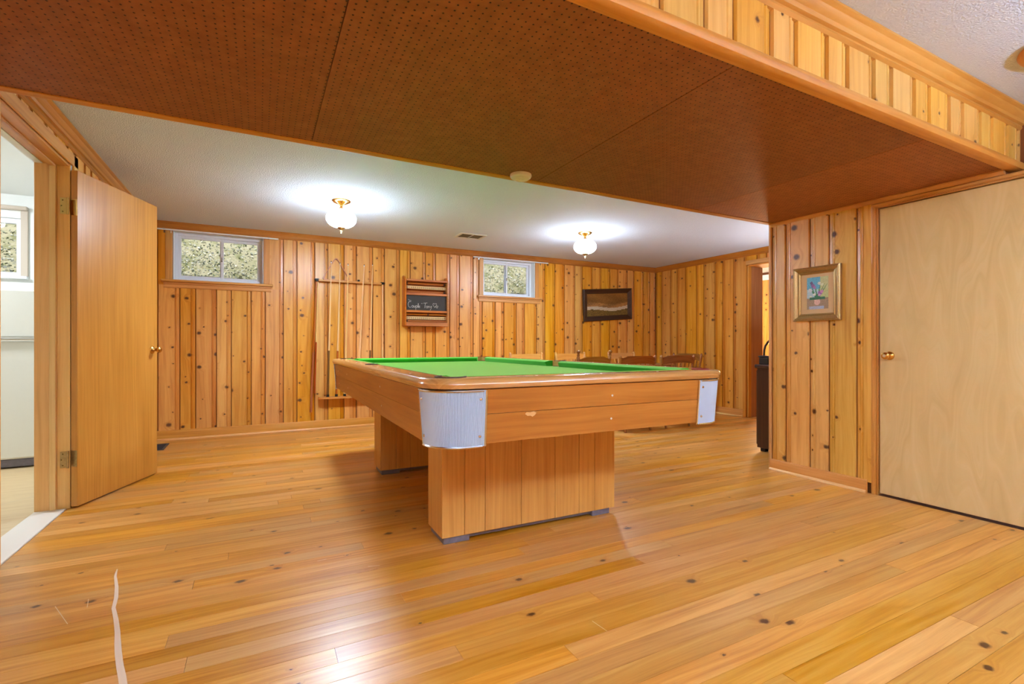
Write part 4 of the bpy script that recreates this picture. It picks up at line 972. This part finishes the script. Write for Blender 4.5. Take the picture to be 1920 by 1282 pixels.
stick((1.348,YW-.035,.30),(1.350,YW-.035,1.74),'cue_light',.010,'pale stick hanging in the ring at the right end of the rack','cue_light')
tr = tag(empty('ball_triangle', (.812, YW-.022, 1.7382)), 'wooden ball triangle propped on the upper rail of the cue rack', 'triangle')
A_, B_, C_ = Vector((-.165,0,.006)), Vector((0,0,.292)), Vector((.165,0,.006)); tp = []
for P0, P1, P2 in ((C_,A_,B_),(A_,B_,C_),(B_,C_,A_)):
    a = P1+(P0-P1).normalized()*.055; b_ = P1+(P2-P1).normalized()*.055
    for i in range(7): t = i/6; tp.append(a*(1-t)**2+P1*2*t*(1-t)+b_*t*t)
V = []; F = []; cen = Vector((0,0,.11)); n_ = len(tp)
for p in tp:
    q = p+(cen-p).normalized()*.014
    V += [(p.x,-.014,p.z),(p.x,.014,p.z),(q.x,.014,q.z),(q.x,-.014,q.z)]
for i in range(n_):
    j = (i+1) % n_
    for k_ in range(4): F.append((4*i+k_,4*i+(k_+1)%4,4*j+(k_+1)%4,4*j+k_))
zmn = min(v[2] for v in V); V = [(a,b_,c-zmn) for a, b_, c in V]
MB().add(V, F).build('hoop', M['score_wood'], tr, 40)
ch = tag(empty('chalk_cube', (1.068, YW-.025, 1.7372)), 'small dark chalk cube on the upper rail of the cue rack', 'chalk')
MB().cbox(-.013,.013,-.013,.013,0,.024,.002).build('cube', M['black'], ch); MB().lathe([(0,.0245),(.008,.0245),(.009,.024)], seg=12).build('chalk_face', M['chalkboard'], ch)

# ================================================================== snooker scoreboard
SX0, SX1, SZ0, SZ1, SDY = 1.60, 2.175, 1.215, 1.80, .135
BS = (1.887, YW, SZ0); sb = tag(empty('scoreboard', BS), 'wooden billiard scoreboard box with sliding number rails and a chalkboard panel', 'scoreboard')
Qs = lambda mb, nm, mt, par=sb, sm=None: rel(mb, BS).build(nm, M[mt], par, sm)
yf_ = YW-SDY
Qs(MB().cbox(SX0,SX1,YW-.012,YW-.0005,SZ0,SZ1,.002), 'back_panel', 'score_wood')
for a in (SX0, SX1-.022):
    Qs(MB().cbox(a,a+.022,yf_,YW-.012,SZ0,SZ1,.003), 'side_panel', 'score_wood')
    Qs(MB().prism([(yf_+.045,SZ1),(YW-.012,SZ1),(YW-.012,SZ1+.03),(YW-.03,SZ1+.042),(YW-.05,SZ1+.045),(YW-.07,SZ1+.035),(yf_+.05,SZ1+.012)], 'x', a, a+.022), 'side_ear', 'score_wood')
Qs(MB().cbox(SX0+.022,SX1-.022,yf_,YW-.012,SZ1-.024,SZ1,.003), 'top_board', 'score_wood')
Qs(MB().cbox(SX0+.022,SX1-.022,yf_,YW-.012,SZ0,SZ0+.05,.003), 'bottom_board', 'score_wood')
Qs(MB().cbox(SX0+.022,SX1-.022,yf_+.008,YW-.02,1.602,1.630,.003), 'middle_rail', 'score_wood')
Qs(MB().cbox(SX0+.022,SX1-.022,yf_+.004,YW-.02,1.385,1.412,.003), 'chalk_ledge', 'score_wood')
cb = Qs(MB().box(SX0+.022,SX1-.022,yf_+.030,yf_+.036,1.412,1.602), 'chalkboard', 'chalkboard')
for zc in (1.752, 1.650): Qs(MB().tube([(SX0+.022,yf_+.06,zc),(SX1-.022,yf_+.06,zc)], .008, 10), 'slider_rod', 'score_wood', sb, 40)
for zc in (1.362, 1.280): Qs(MB().tube([(SX0+.022,yf_+.05,zc),(SX1-.022,yf_+.05,zc)], .008, 10), 'slider_rod', 'score_wood', sb, 40)
for zc in (1.702, 1.318):
    st_ = Qs(MB().cbox(SX0+.024,SX1-.024,yf_+.05,yf_+.062,zc-.019,zc+.019,.002), 'number_strip', 'ivory')
    for i in range(20):
        x_ = SX0+.045+i*.0258
        Qs(MB().box(x_-.006,x_-.003,yf_+.048,yf_+.051,zc-.012,zc+.010).box(x_+.001,x_+.006,yf_+.048,yf_+.051,zc-.012,zc-.009).box(x_+.004,x_+.007,yf_+.048,yf_+.051,zc-.012,zc+.010), 'number_mark', 'ink', st_)
for (x_, zc) in ((1.64,1.752),(2.13,1.65),(1.91,1.362),(1.64,1.28),(2.13,1.752)):
    Qs(MB().cbox(x_-.008,x_+.008,yf_+.035,yf_+.062,zc-.014,zc+.014,.003), 'slider', 'dark_cab')
# chalk handwriting
def chalkline(pts, ox, oz, sc, r_=.0021):
    MBp = [(ox+a*sc, yf_+.0285, oz+b_*sc) for a, b_ in pts]; Qs(MB().tube(MBp, r_, 5), 'chalk_stroke', 'chalk', cb)
def arc(cx_, cz_, rx, rz, a0, a1, n_=10): return [(cx_+rx*math.cos(R(a0+(a1-a0)*i/n_)), cz_+rz*math.sin(R(a0+(a1-a0)*i/n_))) for i in range(n_+1)]
ox, oz, sc = 1.645, 1.445, .052
chalkline(arc(.55,.75,.45,.72,60,300), ox, oz, sc)                                   # C
chalkline(arc(1.18,.28,.2,.26,90,450), ox, oz, sc)                                   # o
chalkline([(1.45,.52),(1.47,.15),(1.6,.02),(1.75,.15),(1.78,.52),(1.8,.05)], ox, oz, sc)  # u
chalkline([(1.98,.52),(1.98,-.55)], ox, oz, sc); chalkline(arc(2.14,.28,.17,.25,130,-150), ox, oz, sc)   # p
chalkline([(2.45,.02),(2.5,.6),(2.58,1.1),(2.64,.9),(2.55,.2),(2.68,.02)], ox, oz, sc)    # l
chalkline([(2.72,.25),(2.98,.32),(2.9,.52),(2.74,.4),(2.78,.06),(3.05,.1)], ox, oz, sc)   # e
chalkline([(3.35,1.15),(3.42,1.0)], ox, oz, sc); chalkline([(3.55,1.15),(3.6,1.0)], ox, oz, sc)
chalkline([(3.85,1.15),(4.85,1.25)], ox, oz, sc); chalkline([(4.35,1.2),(4.2,.0)], ox, oz, sc)   # T
chalkline(arc(4.75,.25,.2,.26,90,450), ox, oz, sc)                                    # o
chalkline([(5.05,.5),(5.06,.02),(5.08,.35),(5.25,.52),(5.36,.4),(5.4,.02)], ox, oz, sc)    # n
chalkline([(5.55,.5),(5.68,.1),(5.85,.45)], ox, oz, sc); chalkline([(5.95,.55),(5.75,-.2),(5.5,-.55)], ox, oz, sc)   # y
def heart(hx, hz, q): chalkline([(hx,hz-.5*q),(hx-.45*q,hz+.1*q),(hx-.42*q,hz+.45*q),(hx-.18*q,hz+.5*q),(hx,hz+.25*q),(hx+.2*q,hz+.5*q),(hx+.45*q,hz+.42*q),(hx+.42*q,hz+.1*q),(hx,hz-.5*q)], ox, oz, sc)
heart(6.75,.7,1.05); heart(7.3,.35,.6)
for k_ in range(4): chalkline([(.1+.22*k_,2.0-.1*k_),(.2+.22*k_,1.75-.06*k_)], ox, oz, sc, .0013)

# ================================================================== pictures
def painted(w, hgt, nx, nz, fn):
    """flat print: vertex-coloured grid in local x-z plane, facing -y, centred"""
    m = bpy.data.meshes.new('print'); V = []; F = []; C = []
    for j in range(nz):
        for i in range(nx):
            x0 = -w/2+w*i/nx; x1 = x0+w/nx; z0 = -hgt/2+hgt*j/nz; z1 = z0+hgt/nz; n_ = len(V)
            V += [(x0,0,z0),(x1,0,z0),(x1,0,z1),(x0,0,z1)]; F.append((n_,n_+1,n_+2,n_+3)); C += [fn((i+.5)/nx,(j+.5)/nz)]*4
    m.from_pydata(V, [], F); a = m.color_attributes.new('paint', 'FLOAT_COLOR', 'POINT')
    for i, c in enumerate(C): a.data[i].color = c
    m.materials.append(M['paint']); o = bpy.data.objects.new('print', m); COL.objects.link(o); return o
def frame(par, w, hgt, fw, depth, prof, mat):
    """prof: (t across from outer 0..1, height 0..1)"""
    names = ('top','bottom','left','right')
    def ring(t, hh): a = w/2-fw*t; b_ = hgt/2-fw*t; return [(-a,-depth*hh,-b_),(a,-depth*hh,-b_),(a,-depth*hh,b_),(-a,-depth*hh,b_)]
    rs_ = [ring(t, q) for t, q in prof]
    for k_ in range(4):
        V = []; F = []
        for r_ in rs_: V += [r_[k_], r_[(k_+1)%4]]
        for i in range(len(rs_)-1): F.append((2*i,2*i+1,2*i+3,2*i+2))
        MB().add(V, F).build('frame_member', mat, par, 25)
# abstract brown print (stand-in) in a dark frame
lp_ = tag(empty('framed_picture', (4.835, YW-.004, 1.607)), 'wide brown print in a dark wooden frame hanging by the room corner', 'picture'); lp_.rotation_euler = (R(4), R(-4.0), 0)
frame(lp_, .94, .49, .075, .045, [(0,0),(0,.75),(.12,1),(.4,.8),(.8,.42),(1,.35),(1,0)], M['frame_dark'])
def brown(u, v):
    n_ = random.Random(int(u*97)*131+int(v*61)).uniform(-9,9)
    w_ = .5+.5*math.sin(u*9.0+2.2*math.sin(v*7.0))
    c = (94+30*v+16*w_+n_, 68+14*v+12*w_+n_, 34+6*w_+n_)
    edge = .05*math.sin(u*6.3+.8)
    if .26+edge < v < .40+edge: c = (190+n_, 176+n_, 152+n_)          # pale band of an abstract landscape
    elif v <= .26+edge: c = (104+n_*2.2, 84+n_*2, 40+n_)
    elif v < .56+edge: c = (128+36*w_+n_*2, 92+24*w_+n_*2, 52+10*w_+n_)
    return srgb(*[max(0,min(255,q)) for q in c])
o = painted(.80, .35, 72, 34, brown); o.parent = lp_; o.location = (0,-.014,0)
MB().box(-.42,.42,-.012,0,-.19,.19).build('backing_board', M['backing'], lp_)
# flower picture in gilt frame on stub wall
fp = tag(empty('framed_picture', (XS-BT-.002, 2.115, 1.352), R(-90)), 'small flower still life in a gilt frame on the stub wall', 'picture')
frame(fp, .335, .392, .052, .03, [(0,0),(0,.8),(.10,1),(.18,.92),(.26,1),(.5,.62),(.72,.5),(.80,.62),(.9,.5),(1,.40),(1,0)], M['gold'])
MB().box(-.12,.12,-.008,0,-.15,.15).build('mat_board', M['mat_board'], fp)
rf = random.Random(9)
fl_ = [(.28,.74,.09,(136,88,150)),(.36,.68,.07,(168,110,170)),(.22,.82,.07,(90,60,120)),(.62,.50,.10,(150,90,160)),(.70,.54,.07,(196,130,180)),(.58,.44,.06,(210,150,190)),(.58,.80,.07,(226,230,220)),(.72,.76,.06,(220,226,190)),(.36,.46,.06,(222,228,214)),(.18,.38,.06,(214,222,200)),(.16,.60,.09,(206,214,220))]
def flowers(u, v):
    n_ = rf.uniform(-14,14)
    if v > .62: c = (86,170,208) if u < .62 else (196,200,140)
    elif v > .34: c = (176,206,214) if u < .55 else (190,196,130)
    else: c = (160,132,100)
    if .34 < v < .78:
        for sx_, tx in ((.45,.20),(.48,.40),(.5,.62),(.5,.80),(.46,.10),(.52,.92)):
            f_ = (v-.32)/.42; xx = sx_+(tx-sx_)*f_
            if abs(u-xx) < .04*(1.2-f_): c = (34,120,72)
    for bx, bz, br, bc in fl_:
        if ((u-bx)/br)**2+((v-bz)/(br*.7))**2 < 1: c = bc
    if ((u-.48)/(.14))**2+((v-.23)/.11)**2 < 1: c = (222,178,160)
    if v < .10 and abs(u-.45) < .36: c = (176,186,206)
    if .30 < v < .37 and abs(u-.48) < .36: c = (40,104,62)
    return srgb(*[max(0,min(255,q+n_)) for q in c])
o = painted(.152, .232, 40, 64, flowers); o.parent = fp; o.location = (.004,-.009,.004)

# ================================================================== ceiling lamps and added fill lights
def globe_lamp(loc, label, gm, group):
    L_ = tag(empty('ceiling_lamp', loc), label, 'ceiling lamp', group)
    cp_ = MB().lathe([(0,0),(.078,0),(.080,-.006),(.074,-.014),(.060,-.020),(.045,-.027),(.022,-.036),(.012,-.046),(.010,-.056),(.020,-.066),(.045,-.074),(.060,-.082),(.062,-.088),(.0,-.088)], seg=32).build('canopy', M['brass'], L_, 40)
    for k_ in range(8):
        a = k_*math.pi/4; MB().lathe([(0,.006),(.005,.004),(.006,0),(.005,-.004),(0,-.006)], (.071*math.cos(a),.071*math.sin(a),-.012), 8).build('bead', M['brass_old'], cp_, 50)
    g = [(.056,-.083)]
    for i in range(1,16):
        a = R(66-132*i/16); g.append((.127*math.cos(a)**.9, -.158+.082*math.sin(a)))
    g.append((.03,-.239)); g.append((0,-.240))
    MB().lathe(g, seg=36).build('globe', gm, L_, 80)
    fn_ = MB().lathe([(.0,-.238),(.036,-.236),(.036,-.240),(.022,-.250),(.008,-.258),(.005,-.264),(.009,-.269),(.009,-.274),(.004,-.280),(.006,-.286),(0,-.291)], seg=20).build('finial', M['brass_old'], L_, 40)
    return L_
globe_lamp((.643,4.486,ZC), 'white globe ceiling lamp with brass fitting, nearer the cue rack', M['globe'], 'globe ceiling lamps')
globe_lamp((3.267,4.505,ZC), 'white globe ceiling lamp with brass fitting, nearer the dark framed picture', M['globe'], 'globe ceiling lamps')
def disc_lamp(loc, label, gm):
    L_ = tag(empty('ceiling_lamp', loc), label, 'ceiling lamp', 'wooden ceiling lamps of the near room')
    MB().lathe([(0,0),(.208,0),(.210,-.005),(.207,-.012),(.198,-.020),(.180,-.022),(0,-.022)], seg=40).build('wooden_base', M['wood_disc'], L_, 40)
    MB().lathe([(.09,-.0225),(.09,-.035),(.07,-.05),(.04,-.058),(0,-.06)], seg=36).build('glass_bowl', gm, L_, 80)
    return L_
disc_lamp((3.03,.685,ZC), 'unlit wooden disc ceiling lamp at the right edge of the near ceiling', M['white'])
def fill_tube_light(loc, label):  # fill light added behind the camera to brighten table and walls
    L_ = tag(empty('fill_light', loc), label, 'fill light', 'added fill lights of the near room')
    MB().cbox(-.62,.62,-.17,.17,-.03,-.0005,.004).build('housing', M['white'], L_)
    MB().cbox(-.60,.60,-.15,.15,-.075,-.031,.02).build('diffuser', M['fill_tube'], L_, 40)
    return L_
fill_tube_light((.35,-.75,ZC), 'added boxed fill light on the near ceiling just behind the camera')
fill_tube_light((2.25,-.95,ZC), 'added boxed fill light on the near ceiling towards the closet door side')
def fill_torchiere(loc, label, top=1.62, mat='fill_uplight', group='added fill uplighters of the near room'):  # added lamp, out of view, throwing neutral fill light onto the ceiling
    L_ = tag(empty('floor_lamp', loc), label, 'lamp', group)
    MB().lathe([(0,0),(.14,0),(.14,.015),(.03,.03),(.013,.05),(.013,top),(0,top)], seg=24).build('stand', M['brass'], L_, 40)
    b_ = MB().lathe([(.02,top-.02),(.10,top+.01),(.19,top+.10),(.19,top+.105),(.10,top+.02),(.0,top-.01)], seg=32).build('bowl', M['white'], L_, 60)
    MB().lathe([(.0,top+.07),(.15,top+.07),(.15,top+.065),(0,top+.065)], seg=28).build('lit_disc', M[mat], b_)
fill_torchiere((-.45,-.75,0), 'added tall fill uplighter behind the camera by the left wall')
fill_torchiere((2.65,-.65,0), 'added tall fill uplighter behind the camera near the closet door')
fill_torchiere((5.30,3.0,0), 'added short fill uplighter hidden behind the stub wall beside the dark cabinet', .9, 'fill_uplight_far', None)  # added out of view to lift the far room's ceiling and right wall
globe_lamp((6.75,5.6,ZC), 'added fill globe lamp, unseen in the room beyond the right hand doorway', M['fill_annex'], 'globe ceiling lamps')  # added out of view to brighten the doorway and the room beyond
kl = tag(empty('ceiling_lamp', (-2.65,4.85,2.36)), 'added fill bowl lamp, unseen in the kitchen', 'ceiling lamp')  # added out of view to brighten the kitchen
MB().lathe([(0,0),(.15,0),(.15,-.02),(.0,-.02)], seg=32).build('base', M['chrome'], kl, 40)
MB().lathe([(.145,-.021),(.14,-.05),(.09,-.085),(0,-.10)], seg=32).build('bowl', M['fill_kit'], kl, 80)

# ================================================================== small fittings
sd = tag(empty('smoke_detector', (1.304,2.405,ZP)), 'round ivory smoke detector under the pegboard bulkhead', 'smoke detector')
MB().lathe([(0,0),(.060,0),(.061,-.008),(.056,-.018),(.046,-.022)], seg=36).build('base', M['smoke'], sd, 40)
MB().lathe([(.046,-.020),(.044,-.026),(.030,-.030),(.028,-.027),(.012,-.028),(.010,-.031),(0,-.031)], seg=32).build('cover', M['smoke'], sd, 30)
cv = tag(empty('ceiling_vent', (2.18,5.24,ZC)), 'beige louvred vent in the white ceiling between the lamps', 'vent')
MB().box(-.15,.15,-.105,.105,-.004,-.0005).build('backing', M['beige_dark'], cv)
f = MB()
for q in ((-.16,.16,-.115,-.09),(-.16,.16,.09,.115),(-.16,-.13,-.09,.09),(.13,.16,-.09,.09)): f.cbox(q[0],q[1],q[2],q[3],-.012,0,.003)
f.build('frame', M['beige'], cv)
MB().cbox(-.006,.006,-.09,.09,-.012,-.004,.001).build('divider', M['beige'], cv)
for i in range(7):
    y_ = -.075+.025*i; MB().add([(-.13,y_-.008,-.011),(.13,y_-.008,-.011),(.13,y_+.006,-.004),(-.13,y_+.006,-.004),(-.13,y_-.007,-.0125),(.13,y_-.007,-.0125),(.13,y_+.007,-.0055),(-.13,y_+.007,-.0055)],[(0,1,2,3),(4,5,6,7),(0,1,5,4),(2,3,7,6)]).build('slat', M['beige_dark'], cv)
fv = tag(empty('floor_register', (-.865,5.70,0)), 'dark metal floor register by the far wall beside the open door', 'vent')
f = MB()
for q in ((-.08,.08,-.165,-.145),(-.08,.08,.145,.165),(-.08,-.06,-.145,.145),(.06,.08,-.145,.145)): f.cbox(q[0],q[1],q[2],q[3],.0005,.006,.002)
f.build('frame', M['dark_metal'], fv); MB().box(-.06,.06,-.145,.145,.0005,.0015).build('well', M['rubber'], fv)
for i in range(12): y_ = -.13+.0236*i; MB().box(-.06,.06,y_-.004,y_+.004,.0015,.005).build('slat', M['dark_metal'], fv)
# dark cabinet behind the stub wall, with desk lamp
cbn = tag(empty('cabinet', (4.53,2.76,0)), 'dark brown wooden cabinet standing just behind the stub wall', 'cabinet'); BC = (4.53,2.76,0)
Qc = lambda mb, nm, mt, par=cbn, sm=None: rel(mb, BC).build(nm, M[mt], par, sm)
Qc(MB().cbox(4.095,4.97,2.53,2.965,.035,.765,.003), 'body', 'dark_cab')
Qc(MB().cbox(4.075,4.99,2.515,2.985,.765,.800,.010), 'top', 'dark_cab', cbn, 30)
for xa in (4.12, 4.90):
    for ya in (2.55, 2.90): Qc(MB().cbox(xa,xa+.05,ya,ya+.05,0,.035,.003), 'foot', 'black')
for xa in (4.11, 4.54):
    dr = Qc(MB().cbox(xa,xa+.415,2.966,2.984,.06,.745,.004), 'door', 'dark_cab'); Qc(MB().lathe([(0,.03),(.012,.026),(.012,.018),(.006,.01),(.006,0)], (xa+(.38 if xa < 4.3 else .035),2.984,.42), 14, Matrix.Rotation(R(-90),3,'X')), 'knob', 'brass', dr, 40)
dl = tag(empty('desk_lamp', (4.19,2.955,.80)), 'black desk lamp with a bent stem standing on the dark cabinet', 'lamp')
MB().cbox(-.055,.16,-.075,.022,.0,.065,.006).build('base', M['black'], dl); MB().lathe([(.045,.065),(.05,.072),(.04,.08),(0,.082)], (-.01,0,0), 18).build('collar', M['black'], dl, 40)
MB().tube([(-.01,0,.078),(-.008,-.002,.13),(0,-.006,.17),(.022,-.016,.205),(.055,-.03,.235),(.10,-.05,.26)], .0095, 10).build('stem', M['black'], dl, 50)
MB().lathe([(.018,0),(.03,-.03),(.07,-.085),(.068,-.085),(.028,-.03),(.016,-.002)], (.125,-.06,.275), 20).build('shade', M['black'], dl, 50)
